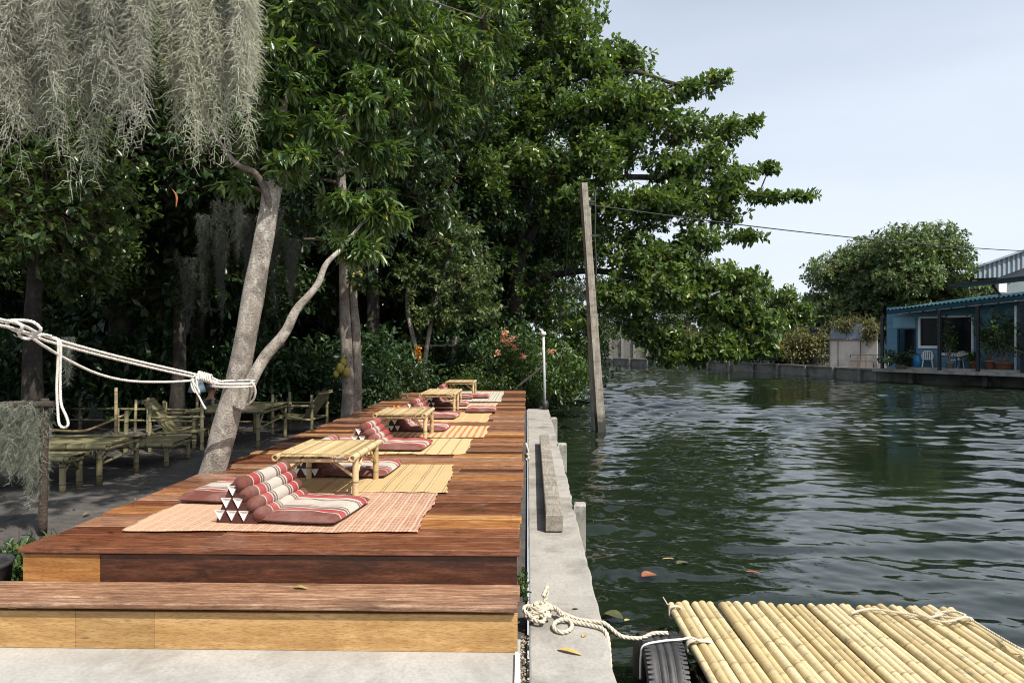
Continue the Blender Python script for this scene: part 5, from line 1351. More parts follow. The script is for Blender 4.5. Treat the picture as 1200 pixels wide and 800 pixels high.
# terrace and posts
mb = MB(); Hb(mb, -.2, hlen, .15, .32, -1.15, -.002); Hb(mb, u(1066, 430), hlen, .32, .44, -.75, -.004)
mb.build('terrace', MAT['pile'], house)
for px, y0, y1 in ((1100.5, 381, 432), (1145.5, 380, 434), (1198, 377, 437), (1250, 375, 438), (1033.5, 385, 431)):
    mb = MB(); uu, z1_ = hp(px, y0, .95); Hb(mb, uu - .07, uu + .07, .30, zf(uu) - .25, -.98, -.86); mb.build('post', black, house)
mb = MB(); uu = hp(1190, 400, .6)[0]; mb.tube([(uu, sgn * -.6, .12), (uu, sgn * -.6, 3.3)], .05, 8); mb.build('downpipe', MAT['white'], house)
# upper canopy with brace
mb = MB(); a = hp(1120, 335, -.5); b_ = hp(1200, 326.5, -.5); dx = b_[0] - a[0]
mb.bar((a[0], sgn * .5, a[1] - .2), (a[0] + dx * 1.6, sgn * .5, a[1] + (b_[1] - a[1]) * 1.6 - .2), 1.6, .10); mb.build('upper_canopy', black, house)
mb = MB(); a = hp(1163, 334, -.6); b_ = hp(1175, 346, -.6); mb.bar((a[0], sgn * .6, a[1] - .2), (b_[0], sgn * .6, b_[1] - .35), .1, .1); mb.build('canopy_brace', black, house)
hW = lambda uu, off, z: Vector((hA.x, hA.y, 0)) + hu * uu + hn * off + Vector((0, 0, z))
# things on the terrace
tz = .44
def at_house(px, py, off, z): return hW(hp(px, py, off)[0], off, z)
jar = thing('water_jar', 'bright blue water jar standing beside the house door', 'jar', at_house(1074.5, 420, .45, tz))
mb = MB(); mb.lathe([(0, 0), (.2, 0), (.24, .05), (.30, .28), (.29, .45), (.2, .58), (.18, .62), (.21, .65), (.2, .67), (.16, .65), (.15, .58)], 20)
mb.build('body', surf('blue_plastic', (.02, .16, .36), (.03, .22, .45), 3, rough=.35, bump=0), jar)
mb = MB(); mb.lathe([(0, .72), (.1, .70), (.19, .665), (.2, .64)], 16); mb.build('lid', MAT['rubber'], jar)
pl_ = MAT['white']
def plastic_chair(lab, loc, rz):
    t = thing('plastic_chair', lab, 'chair', loc, rz, 'white plastic chairs on the terrace')
    mb = MB(); mb.box((0, 0, .42), (.44, .42, .03), bev=.01); mb.build('seat', pl_, t)
    mb = MB()
    for k in range(5): mb.bar((-.17 + .085 * k, -.2, .43), (-.18 + .09 * k, -.29, .82), .045, .02, up=(0, 1, 0))
    mb.tube([(-.21, -.2, .44), (-.22, -.28, .78), (-.15, -.3, .85), (.15, -.3, .85), (.22, -.28, .78), (.21, -.2, .44)], .022, 8); mb.build('backrest', pl_, t)
    for sx in (-1, 1):
        mb = MB(); mb.tube([(sx * .22, -.26, .62), (sx * .26, -.1, .64), (sx * .26, .16, .63), (sx * .23, .2, .42)], .022, 8); mb.build('arm', pl_, t)
        for sy in (-1, 1): mb = MB(); mb.bar((sx * .19, sy * .17, .42), (sx * .24, sy * .22, 0), .045, .03); mb.build('leg', pl_, t)
    return t
frz = math.atan2(hn.y, hn.x) - math.pi / 2
plastic_chair('white plastic armchair under the smaller house window', at_house(1087, 420, .4, tz), frz + .5)
plastic_chair('white plastic armchair in front of the large house window', at_house(1121, 422, .42, tz), frz - .3)
def pot_plant(lab, loc, pr_, ph, h, spread, n, mat=None, pm=None):
    t = thing('potted_plant', lab, 'potted plant', loc, 0, 'potted plants on the terrace')
    mb = MB(); mb.lathe([(0, 0), (pr_ * .7, 0), (pr_, ph * .9), (pr_ * 1.1, ph * .9), (pr_ * 1.1, ph), (pr_ * .9, ph), (pr_ * .85, ph * .85), (0, ph * .85)], 18); mb.build('pot', pm or MAT['terracotta'], t)
    A = np.zeros((n, 3)) + [0, 0, ph * .8]; B = np.stack([rng.normal(0, spread, n), rng.normal(0, spread, n), ph + rng.uniform(.3, 1, n) * h], -1)
    V, Fq = twig_tubes(A, B, .02, .006); link('stem', mesh_np('stem', V, [Fq], None, True, MAT['barkB']), t)
    K = 44; tt = rng.uniform(.55, 1.05, (n, K, 1)); P = (A[:, None] + (B - A)[:, None] * tt).reshape(-1, 3) + rng.normal(0, .09, (n * K, 3)); N_ = len(P)
    link('leaves', leaves_mesh('leaves', P, rng.normal(size=(N_, 3)) + np.array([0, 0, -.2]), np.array([0, 0, 1.]) + rng.normal(0, .5, (N_, 3)), rng.uniform(.12, .2, N_), rng.uniform(.07, .11, N_), 'kite', mat or MAT['leafBush'], rng.random(N_)), t)
    return t
pot_plant('tall leafy plant in a round terracotta pot before the blue wall', at_house(1160, 424, .55, tz), .24, .42, 2.6, .38, 16)
pot_plant('tall plant in a wide terracotta planter beside the white downpipe', at_house(1177, 424, .5, tz), .38, .36, 2.7, .36, 16)
pot_plant('small shrub in a red pot in front of the dark post', at_house(1141, 424, .5, tz), .2, .36, .5, .14, 6)
pot_plant('slim tree in a grey pot before the large window', at_house(1113, 424, .6, tz), .2, .3, 2.5, .42, 10, pm=MAT['pile'])
pot_plant('leafy plant in a clay pot at the right end of the terrace', at_house(1215, 424, .6, tz), .26, .4, 2.4, .4, 14)
bush_t = pot_plant('low dark bush in a sunken pot below the house door', at_house(1056, 430, .85, .32), .3, .2, .75, .4, 22, MAT['leafDark'], MAT['pile'])
tb = thing('terrace_table', 'small dark table on the terrace by the plastic chair', 'table', at_house(1131, 424, .5, tz), hrz)
mb = MB(); mb.box((0, 0, .58), (.7, .5, .04), bev=.008); mb.build('tabletop', black, tb)
for sx in (-1, 1):
    for sy in (-1, 1): mb = MB(); mb.box((sx * .3, sy * .2, .28), (.05, .05, .56)); mb.build('leg', black, tb)

# ------------------------------------------------------------------ warehouse behind the house
wcor = surf('corrugated_grey_sheet', (.20, .25, .29), (.27, .32, .36), 1.5, rough=.5, bump=.05); wwall = surf('grey_green_wall', (.15, .19, .20), (.20, .24, .25), 1.0, rough=.8)
D = 52
wh = thing('warehouse', 'large grey warehouse with corrugated metal gable behind the blue house', 'warehouse', (at(1142, 400, D).x, at(1142, 400, D).y, .17))
def corr(pts_px, D_, mb, depth=.15, pitch=.36):
    """ribbed vertical sheet, upper and lower outline as pixel lists left to right"""
    upx, lopx = pts_px
    x0 = upx[0][0]; x1 = upx[-1][0]; n = int((x1 - x0) / F * D_ / (pitch / 2)); vs = []
    for i in range(n + 1):
        px = x0 + (x1 - x0) * i / n
        yu = np.interp(px, [p[0] for p in upx], [p[1] for p in upx]); yl_ = np.interp(px, [p[0] for p in lopx], [p[1] for p in lopx])
        dd = D_ + (.06 if i % 2 else -.06)
        vs += [at(px, yu, dd), at(px, yl_, dd), at(px, yu, dd + depth), at(px, yl_, dd + depth)]
    fs = []
    for i in range(n):
        a = 4 * i; b_ = a + 4; fs += [(a, a + 1, b_ + 1, b_), (a + 2, b_ + 2, b_ + 3, a + 3), (a, b_, b_ + 2, a + 2), (a + 1, a + 3, b_ + 3, b_ + 1)]
    fs += [(0, 2, 3, 1), (4 * n, 4 * n + 1, 4 * n + 3, 4 * n + 2)]
    mb.add(vs, fs, .5)
mb = MB(); corr(([(1142, 313), (1200, 292), (1330, 246)], [(1142, 326), (1170, 325), (1200, 314), (1330, 266)]), D, mb); mb.build('gable_sheet', wcor, wh, wh.location)
mb = MB()
def slab(px0, y0, px1, y1, D_, th): a, b_ = at(px0, y0, D_), at(px1, y1, D_); mb.box(((a.x + b_.x) / 2, (a.y + b_.y) / 2 + th / 2, (a.z + b_.z) / 2), (abs(b_.x - a.x), th, abs(a.z - b_.z)), rnd=.5)
slab(1170, 318, 1340, 426, D + .5, 20); mb.build('wall', wwall, wh, wh.location)
mb = MB(); A_, B_, C_ = at(1140, 313, D - .3), at(1340, 243, D - .3), Vector((13.5, 20, -.2))
mb.add([A_, B_, B_ + C_, A_ + C_, A_ - Vector((0, 0, .15)), B_ - Vector((0, 0, .15)), B_ + C_ - Vector((0, 0, .15)), A_ + C_ - Vector((0, 0, .15))], [(0, 1, 2, 3), (4, 7, 6, 5), (0, 4, 5, 1), (3, 2, 6, 7), (0, 3, 7, 4), (1, 5, 6, 2)], .5); mb.build('roof', wcor, wh, wh.location)
mb = MB(); A_ = at(1173, 342, D + .3); mb.box((A_.x, A_.y, A_.z + .3), (.6, .4, .9), rnd=.5, bev=.1); mb.build('pipe_box', MAT['white'], wh, wh.location)

# ------------------------------------------------------------------ cream gate with plates and grass roof
gA, gB = G(973, 431.5, .2), G(1027, 431.5, .2); gD = (gA.y + gB.y) / 2
gA = at(973, 431, 44); gB = at(1028, 431, 42)
gate = thing('gate_wall', 'cream panelled gate wall with blue grey metal plates above, on the far bank', 'gate', (gA.x, gA.y, .17))
cream = surf('cream_painted_panel', (.70, .60, .51), (.80, .72, .64), 1.6, (1, 1, .5), .75, .15, dirt=((.22, .18, .15), 1.2, .5)); plate = surf('blue_grey_plate', (.22, .30, .40), (.42, .47, .54), 1.5, rough=.45, bump=.1, c3=(.06, .14, .32))
gd = (gB - gA); gd.z = 0; gl_ = gd.length; gd.normalize(); gzt = at(973, 399, 43).z; gpt = at(973, 381, 43).z
def gb(mb, t0, t1, z0, z1, off, th, rnd=.5):
    a = gA + gd * gl_ * t0; b_ = gA + gd * gl_ * t1; nn = Vector((gd.y, -gd.x, 0)) * off
    mb.bar(Vector((a.x, a.y, (z0 + z1) / 2)) + nn, Vector((b_.x, b_.y, (z0 + z1) / 2)) + nn, th, z1 - z0, rnd=rnd)
for t0, t1 in ((.0, .17), (.185, .65), (.665, 1.0)):
    mb = MB(); gb(mb, t0, t1, .2, gzt, 0, .08, random.random()); mb.build('panel', cream, gate, gate.location)
mb = MB(); fm = surf('brown_frame', (.18, .13, .10), (.28, .21, .16), 3)
for t0, t1, z0, z1 in ((-.01, 1.0, gzt, gzt + .1), (.172, .183, .2, gzt), (.652, .663, .2, gzt), (-.02, -.0, .17, gzt)): gb(mb, t0, t1, z0, z1, .02, .14)
mb.build('frame', fm, gate, gate.location)
for t0, t1 in ((.0, .34), (.35, .69), (.70, .99)):
    mb = MB(); gb(mb, t0, t1, gzt + .12, gpt + random.uniform(-.1, .15), -.1, .04, random.random()); mb.build('metal_plate', plate, gate, gate.location)
rl = thing('railing', 'thin dark railing in front of the cream gate', 'railing', (gA.x, gA.y, .2))
mb = MB()
for t in (.36, .52, .68, .84, 1.0): p = gA + gd * gl_ * t; mb.bar((p.x, p.y - .5, .2), (p.x, p.y - .5, 1.0), .05, .05)
mb.build('post', fm, rl, rl.location); mb = MB()
for z_ in (1.0, .6): a = gA + gd * gl_ * .36; b_ = gA + gd * gl_; mb.bar((a.x, a.y - .5, z_), (b_.x, b_.y - .5, z_), .04, .04)
mb.build('rail', fm, rl, rl.location)
# dry creeper on the plates
def tuft(name, lab, cat, c, rad, n, mat, Ls, wr=.3, droop=.8, tpl='small', grp=None, kind=None):
    c = np.array(tuple(c)); P = in_ball(n, .4); ph = rng.uniform(0, 6.28, 4); az = np.arctan2(P[:, 1], P[:, 0]); el = P[:, 2]
    P *= (1 + .22 * np.sin(3 * az + ph[0]) + .16 * np.sin(5 * az + 4 * el + ph[1]) + .14 * np.sin(7 * el + 2 * az + ph[2]))[:, None]; P *= np.array(rad)
    t = thing(name, lab, cat, tuple(c), 0, grp)
    m_ = max(12, n // 40); B = in_ball(m_, .3) * np.array(rad) * .9; A = np.stack([B[:, 0] * .5, B[:, 1] * .5, np.full(m_, -rad[2])], -1)
    V, Fq = twig_tubes(A, B, max(.008, rad[2] * .012), .006); link('stem', mesh_np('stem', V, [Fq], None, True, MAT['barkD']), t)
    L_ = rng.uniform(*Ls, n)
    link('foliage', leaves_mesh('foliage', P, rng.normal(size=(n, 3)) + np.array([0, 0, -droop]), np.array([0, 0, 1.]) + rng.normal(0, .5, (n, 3)), L_, L_ * wr, tpl, mat, np.clip(rng.random(n) * .7 + .3 * rng.random(n), 0, 1)), t)
    return t
gm = gA + gd * gl_ * .5
tuft('creeper', 'dry yellowish creeper spilling over the top of the gate plates', 'creeper', (gm.x, gm.y + .25, gpt + .1), (1.7, .35, .55), 1800, MAT['leafDryGrass'], (.12, .3), .25, 1.2)
pr2 = gA + gd * gl_ * .83
tuft('creeper', 'thick dry creeper hanging down at the right end of the gate', 'creeper', (pr2.x, pr2.y - .12, gpt - .3), (.55, .25, .75), 1100, MAT['leafDryGrass'], (.12, .3), .22, 1.4)
fern = thing('fern', 'arching green fern fronds rising behind the gate', 'fern', (gA.x + 2.3, gA.y + 1.0, 2.6))
P = []; Aa = []; 
for k in range(22):
    a = rng.uniform(0, 6.28); l = rng.uniform(1.0, 1.9); tt = np.linspace(.05, 1, 34); q = np.stack([np.cos(a) * l * tt, np.sin(a) * l * tt, .95 * l * tt - .95 * l * tt ** 2.2], -1)
    sd = np.array([-math.sin(a), math.cos(a), 0]); 
    for s in (-1, 1): P.append(q); Aa.append(np.tile(sd * s, (34, 1)) + np.array([math.cos(a), math.sin(a), -.1]) * .5)
P = np.concatenate(P); Aa = np.concatenate(Aa); N_ = len(P)
link('fronds', leaves_mesh('fronds', P, Aa, np.array([0, 0, 1.]) + rng.normal(0, .15, (N_, 3)), rng.uniform(.18, .3, N_), np.full(N_, .05), 'small', MAT['leafBush'], rng.random(N_)), fern)
mb = MB(); mb.tube([(0, 0, -2.45), (0, 0, .05)], [.12, .08], 8); link('stem', mb.build('stem', MAT['barkD'], fern).data, None) if False else mb.build('stem', MAT['barkD'], fern)

# distant blue shed
shp = at(952, 430, 60); shed = thing('shed', 'distant blue shed with rusty pale roof between the trees', 'shed', (shp.x, shp.y, .17))
mb = MB(); mb.box((0, 2, 2.0), (6.5, 4, 4.0)); mb.build('wall', surf('deep_blue_wall', (.03, .10, .28), (.05, .15, .36), 2), shed)
mb = MB(); mb.add([(-3.6, -.6, 4.0), (3.6, -.6, 4.0), (3.6, 4.4, 5.3), (-3.6, 4.4, 5.3), (-3.6, -.6, 3.85), (3.6, -.6, 3.85), (3.6, 4.4, 5.15), (-3.6, 4.4, 5.15)], [(0, 1, 2, 3), (4, 7, 6, 5), (0, 4, 5, 1), (3, 2, 6, 7), (0, 3, 7, 4), (1, 5, 6, 2)]); mb.build('roof', surf('rusty_pale_roof', (.30, .22, .20), (.44, .36, .34), 1.2), shed)
wl_ = thing('garden_wall', 'low grey garden wall at the far end of the canal', 'wall', (9, 70, 0))
mb = MB()
a, b_ = at(715, 420, 72), at(772, 420, 70); mb.bar((a.x, a.y, 1.1), (b_.x, b_.y, 1.1), .2, 1.9)
for t in (0, .25, .5, .75, 1): p = a.lerp(b_, t); mb.box((p.x, p.y - .12, 1.15), (.25, .25, 2.1))
mb.build('wall', bpy.data.materials['stained_buttress'], wl_, wl_.location)

# ================================================================== TREES
def px3(lst, D): return [tuple(at(x, y, D + (z if len(t) > 2 else 0))) for t in lst for x, y, *r in [t] for z in [r[0] if r else 0]]
# leaning mango tree rooted at the left edge of the deck
D = 6.62
tA = px3([(228, 606), (243, 572), (262, 505), (281, 430), (297, 345), (311, 270), (320, 212)], D)
tA2 = px3([(281, 478, -.05), (295, 446, -.05), (311, 418, 0), (334, 390, 0), (348, 362, .05), (371, 335, .1), (382, 310, .2), (400, 291, .3), (424, 262, .5)], D)
tA3 = px3([(320, 230), (322, 185, .1), (332, 130, .2), (350, 60, .5), (370, -30, .9)], D)
tA4 = px3([(317, 262, .0), (314, 232, -.08), (306, 213, -.14), (297, 201, -.2), (275, 190, -.28), (248, 150, -.3), (215, 60, -.3), (190, -60, -.4)], D)
tA5 = px3([(322, 220), (345, 185, .15), (380, 150, .3), (418, 130, .5)], D)
tA6 = px3([(306, 300, -.02), (312, 275, -.12), (317, 250, -.17), (315, 228, -.2), (308, 214, -.22)], D)
lob = []
for px, py, DD, rx, ry, rd, n in ((330, 60, 7.0, 60, 45, .6, 40), (385, 40, 7.6, 70, 50, .7, 60), (440, 30, 8.2, 70, 55, .7, 70), (500, 50, 8.8, 65, 55, .7, 80), (550, 70, 9.4, 45, 60, .6, 70), (520, 120, 9.2, 50, 40, .5, 50), (455, 95, 8.5, 55, 35, .5, 45), (350, 95, 7.2, 45, 28, .4, 32),
                                  (345, 200, 6.9, 28, 22, .3, 10), (325, 165, 6.8, 30, 22, .3, 12), (418, 292, 7.1, 32, 20, .3, 34), (440, 250, 7.3, 40, 30, .4, 44), (405, 245, 7.2, 34, 24, .4, 34), (370, 130, 7.4, 50, 26, .5, 50), (420, 140, 8.0, 45, 26, .5, 44), (330, 110, 7.0, 34, 30, .4, 34), (395, 90, 7.6, 60, 35, .6, 60), (350, 20, 7.1, 60, 35, .5, 50), (310, 90, 6.9, 22, 40, .4, 26), (480, 75, 8.4, 60, 50, .7, 80), (352, 178, 6.55, 22, 16, .25, 20), (385, 150, 6.8, 26, 18, .3, 26), (425, 125, 7.1, 34, 20, .3, 34), (455, 110, 7.6, 30, 22, .3, 34), (325, 190, 6.5, 16, 14, .2, 12), (330, 150, 6.7, 22, 24, .3, 24), (440, 95, 7.2, 30, 18, .3, 30), (440, 180, 7.8, 40, 24, .4, 34), (300, 165, 6.7, 24, 20, .3, 16), (280, 215, 6.6, 25, 18, .3, 8), (585, 30, 9.8, 35, 60, .6, 50)):
    lob.append(pxlobe(px, py, DD, rx, ry, rd, n))
for c, r_, n in (((-2.6, 6.2, 6.2), (1.3, 1.3, .8), 70), ((-4.2, 6.0, 6.0), (1.4, 1.5, .9), 80), ((-3.6, 4.0, 5.6), (1.2, 1.2, .7), 60), ((-5.6, 4.4, 5.0), (1.3, 1.5, .8), 70), ((-4.8, 7.8, 6.6), (1.6, 1.6, 1.0), 80), ((-2.2, 8.2, 7.0), (1.3, 1.3, .9), 70), ((-1.3, 9.2, 7.4), (1.2, 1.4, .9), 60), ((-5.8, 6.4, 5.2), (1.2, 1.5, .8), 60), ((-1.9, 5.7, 5.4), (.7, .6, .35), 40), ((-1.6, 4.2, 6.9), (1.0, 1.2, .6), 80), ((-2.6, 5.6, 7.2), (1.2, 1.2, .6), 90), ((-1.5, 6.4, 7.4), (1.0, 1.2, .6), 80), ((-1.2, 8.0, 8.2), (1.0, 1.2, .6), 80), ((-3.6, 7.4, 7.6), (1.2, 1.3, .6), 80), ((-.7, 6.0, 8.2), (.8, 1.0, .5), 60), ((-2.6, 9.8, 8.4), (1.3, 1.3, .6), 80)):  # unseen overhead crown lobes, added to shade the yard, trunk and lower leaves
    lob.append((c, r_, n))
tree('mango_tree', 'leaning mango tree with pale trunk, roped at waist height beside the deck', 'tree', (tA[0][0], tA[0][1], 0), [([(tA[0][0] - .06, tA[0][1], -.05)] + tA, .138, .088), ([(tA[0][0] - .10, tA[0][1], -.05), (tA[0][0] - .01, tA[0][1], .22), tA[1]], .235, .14), (tA2, .074, .014), (tA3, .055, .02), (tA4, .042, .012), (tA5, .030, .012)],
     lob, MAT['leafMango'], MAT['barkA'], 'lance', (.11, .19), .25, 17, .28, .55, .75, .006, None, .5, .026)
mb = MB()
# jackfruit pair
D = 12.3
j1 = px3([(407, 497), (408, 450), (405, 390), (403, 330), (402, 250), (398, 150), (400, 60)], D); j2 = px3([(417, 496, .1), (418, 450, .1), (417, 390, .1), (414, 335, .1), (420, 250, .2), (440, 150, .2)], D)
lob = [pxlobe(*a) for a in ((400, 280, 12.3, 40, 28, .6, 50), (440, 262, 12.4, 45, 40, .7, 60), (425, 200, 12.6, 75, 45, 1.0, 110), (360, 215, 12.6, 50, 50, .9, 80), (480, 190, 12.9, 55, 45, .9, 80), (400, 130, 12.8, 80, 45, 1.1, 110), (470, 120, 13, 60, 50, .9, 80), (430, 330, 12.0, 28, 14, .4, 16), (340, 280, 12.6, 30, 45, .6, 40), (510, 240, 13.3, 35, 45, .8, 50), (405, 40, 13, 90, 60, 1.3, 110))]
jack = tree('jackfruit_tree', 'pair of straight pale jackfruit trunks with yellow fruit beside the deck', 'tree', (j1[0][0], j1[0][1], 0), [([(j1[0][0], j1[0][1], -.05)] + j1, .135, .06), ([(j2[0][0], j2[0][1], -.05)] + j2, .12, .05)], lob, MAT['leafJack'], MAT['barkB'], 'oval', (.12, .2), .42, 10, .3, .55, .45, .008, None, .5, .05)
jb = Vector(jack.location)
for px, py, r in ((399, 431, .085), (406, 436, .075), (402, 424, .06), (413, 328, .08), (421, 324, .08), (426, 330, .06), (417, 334, .07), (394, 438, .06)):
    r *= .85; c = at(px, py, D - .19); mb = MB(); vs = []
    mb.lathe([(r * math.sin(t) * (1 + .07 * ((k % 2) * 2 - 1)), r * 1.3 * -math.cos(t)) for k, t in enumerate(np.linspace(0.05, 3.09, 12))], 14, c)
    mb.tube([c + Vector((0, 0, r * 1.2)), c + Vector((.02, .1, r * 1.5 + .05))], .015, 6)
    mb.build('jackfruit', surf('jackfruit_skin', (.17, .16, .025), (.36, .29, .05), 60, rough=.8, bump=.6, bdist=.01) if px == 399 else bpy.data.materials['jackfruit_skin'], jack, jb)
# small pale leaved tree at the end of the deck
D = 19.6
s1 = px3([(500, 462), (493, 430), (484, 395), (477, 355), (482, 310)], D); s2 = px3([(501, 460), (498, 430), (504, 385), (515, 340), (530, 290)], D)
lob = [pxlobe(*a) for a in ((520, 275, 19.6, 50, 38, 1.0, 120), (545, 330, 19.5, 50, 40, 1.0, 120), (490, 320, 19.6, 42, 40, .9, 100), (515, 370, 19.4, 45, 22, .8, 70), (565, 365, 19.4, 30, 22, .7, 50), (505, 255, 19.8, 32, 22, .8, 60))]
tree('small_tree', 'small two stemmed tree with dull pale leaves at the end of the deck', 'tree', (s1[0][0], s1[0][1], 0), [([(s1[0][0], s1[0][1], -.05)] + s1, .10, .05), (s2, .09, .04)], lob, MAT['leafPale'], MAT['barkA'], 'small', (.09, .16), .5, 24, .4, .5, .35, .008, None, .5, .04)
# big sea almond over the canal
D = 25.5
a1 = px3([(596, 470), (602, 400), (606, 330), (614, 260), (622, 190), (630, 110), (634, 20), (636, -90)], D)
a2 = px3([(610, 300, 0), (640, 250, -.6), (690, 215, -1.2), (760, 208, -1.7), (830, 222, -2.1), (905, 230, -2.3)], D); a3 = px3([(620, 205), (580, 170, -.5), (540, 130, -.8)], D); a4 = px3([(606, 340), (660, 320, -.8), (720, 320, -1.6), (790, 345, -2.6), (850, 375, -3.0), (890, 398, -3.2)], D); a5 = px3([(628, 130), (680, 90, -1), (740, 84, -1.5), (800, 100, -1.8), (850, 92, -1.9)], D)
alm = [(690, 70, 25, 60, 24, 1.6, 95), (650, 20, 26, 70, 30, 1.8, 110), (600, 60, 25, 60, 30, 1.8, 100), (640, -60, 26, 80, 45, 2, 100), (560, 10, 26, 60, 40, 1.8, 80), (735, 75, 24.6, 36, 16, 1.2, 50), (750, 120, 24.2, 55, 22, 1.5, 85), (690, 130, 24.5, 60, 24, 1.6, 90), (620, 125, 24.5, 55, 26, 1.6, 80), (715, 180, 24, 60, 22, 1.6, 85), (650, 195, 23.8, 60, 24, 1.5, 80), (590, 190, 24.6, 55, 30, 1.6, 75),
       (805, 106, 23.8, 36, 9, .9, 22), (840, 92, 23.8, 22, 7, .6, 13), (800, 150, 23.6, 50, 17, 1.2, 46), (855, 152, 23.6, 34, 13, .9, 26), (885, 142, 23.6, 14, 6, .5, 7), (800, 195, 23.4, 52, 18, 1.3, 55), (870, 204, 23.4, 26, 9, .7, 15), (902, 197, 23.4, 20, 6, .5, 10), (850, 228, 23.3, 36, 9, .8, 22), (900, 231, 23.3, 28, 7, .7, 15), (938, 230, 23.3, 25, 5, .4, 11), (780, 245, 23, 66, 22, 1.4, 75), (720, 240, 23, 55, 24, 1.4, 60),
       (820, 282, 22.8, 40, 14, 1.0, 36), (876, 277, 22.8, 28, 6, .6, 14), (760, 300, 22.6, 60, 22, 1.3, 66), (840, 325, 22.6, 46, 16, 1.0, 40), (880, 328, 22.6, 30, 12, .8, 22), (790, 345, 22.4, 64, 18, 1.2, 62), (850, 365, 22.4, 46, 15, 1.0, 42), (720, 345, 22.6, 40, 22, 1.1, 36), (820, 400, 22.2, 60, 14, 1.1, 56), (870, 402, 22.2, 38, 10, .8, 26), (770, 392, 22.2, 42, 14, 1.0, 34), (815, 421, 22.1, 20, 8, .6, 12), (690, 290, 23.5, 40, 26, 1.2, 26), (660, 250, 24, 45, 20, 1.3, 26), (560, 250, 25, 40, 30, 1.3, 26), (600, 300, 25, 40, 30, 1.3, 14), (640, 340, 24, 40, 30, 1.3, 18), (680, 380, 23, 30, 24, 1.0, 24), (870, 345, 22.4, 36, 20, 1.0, 36), (885, 380, 22.2, 36, 18, .9, 36), (850, 412, 22.0, 46, 12, .9, 36), (895, 408, 22.0, 22, 9, .6, 16), (790, 418, 22.0, 36, 10, .9, 26)]
POLY = [(540, -80), (690, -80), (690, 8), (722, 42), (748, 60), (768, 84), (800, 96), (826, 116), (832, 150), (850, 172), (862, 200), (872, 232), (852, 258), (838, 288), (848, 322), (850, 376), (838, 402), (760, 396), (720, 350), (650, 225), (560, 215)]
def inpoly(x, y):
    c = False; j = len(POLY) - 1
    for i in range(len(POLY)):
        (xi, yi), (xj, yj) = POLY[i], POLY[j]
        if (yi > y) != (yj > y) and x < (xj - xi) * (y - yi) / (yj - yi) + xi: c = not c
        j = i
    return c
rs = random.Random(5); k_ = 0
while k_ < 64:
    x_, y_ = rs.uniform(540, 875), rs.uniform(-80, 402)
    if inpoly(x_, y_): alm.append((x_ - 12, y_, 25.6 - (y_ + 80) / 482 * 3.2 + rs.uniform(-1.2, .6), rs.uniform(22, 36), rs.uniform(14, 24), 1.2, 20)); k_ += 1
tree('sea_almond_tree', 'huge dark green sea almond tree spreading its branches over the canal', 'tree', (a1[0][0], a1[0][1], 0), [([(a1[0][0], a1[0][1], -.1)] + a1, .34, .12), (a2, .16, .06), (a3, .15, .06), (a4, .15, .06), (a5, .12, .05)], [pxlobe(*a) for a in [(l[0], l[1], l[2], l[3], l[4] * 1.25, l[5], int(l[6] * 3.4)) for l in alm]],
     MAT['leafAlmond'], MAT['barkD'], 'kite', (.12, .29), .5, 9, .22, .35, -.05, .009, None, .6, .035, upn=.35)
# generic wood behind: three kinds, then copies
def wood(name, lab, n, mat, hgt, rad, Ls):
    lob = []
    for i in range(11):
        a = i * 2.4; q = rad * .62 * math.sqrt((i + .5) / 11); z = hgt * (.38 + .55 * rng.random()); lob.append(((q * math.cos(a), q * math.sin(a), z), (rad * .48, rad * .48, hgt * .13), n))
    return tree(name, lab, 'tree', (0, 0, 0), [([(0, 0, -.1), (.1, 0, hgt * .25), (-.1, .1, hgt * .5), (0, 0, hgt * .9)], hgt * .022, hgt * .006)], lob, mat, MAT['barkD'], 'kite', Ls, .45, 9, .5, .5, .3, .02, 'background trees behind the yard', .4, .1)
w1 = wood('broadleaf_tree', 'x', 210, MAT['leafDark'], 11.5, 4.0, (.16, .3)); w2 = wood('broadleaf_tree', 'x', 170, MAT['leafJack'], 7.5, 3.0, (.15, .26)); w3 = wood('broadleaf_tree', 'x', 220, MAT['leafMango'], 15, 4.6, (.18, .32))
wl = [(w1, -9.5, 15.5, 0, 1.0, 'dark tree behind the yard fence, farthest left'), (w1, -4.6, 20, 1.3, 1.05, 'dark tree behind the jackfruit trunks'), (w1, -14, 11, 2.2, .95, 'dark tree left of the yard behind the mossy post'), (w1, -8.5, 24, 3, 1.2, 'tall dark tree in the middle of the wood behind the yard'),
      (w2, -7.2, 13.8, 0, 1.0, 'lower dark tree just behind the reclined chair'), (w2, -10.5, 9.2, 1, .95, 'lower dark tree left of the large yard table'), (w2, -6.4, 17.5, 2, 1.1, 'lower dark tree right behind the bamboo stakes'), (w2, -3.6, 23, 4, 1.1, 'lower dark tree behind the small pale tree'), (w2, -12, 14.5, 5, 1.05, 'lower dark tree in the far left corner of the yard'), (w2, -1.2, 28, .6, 1.15, 'lower dark tree behind the trunk of the sea almond'),
      (w3, -4.2, 30, 0, 1.15, 'tallest green tree rising behind the sea almond'), (w3, -13, 22, 1.9, 1.15, 'tall green tree at the far left behind the moss'), (w3, -9.5, 32, 3.1, 1.2, 'tall green tree far behind the jackfruit'), (w3, -17, 17, 4, 1.0, 'tall green tree beyond the left edge of the yard'), (w3, -7.5, 10.2, 5.2, .52, 'green tree overhanging the yard above the bamboo daybed')]
seen = set()
for src, x, y, rz, s_, lab in wl:
    if src.name not in seen: o = src; seen.add(src.name); o.location = (x, y, 0); o.rotation_euler.z = rz; o.scale = (s_,) * 3; o['label'] = lab
    else: dup(src, (x, y, 0), rz, lab, s_)
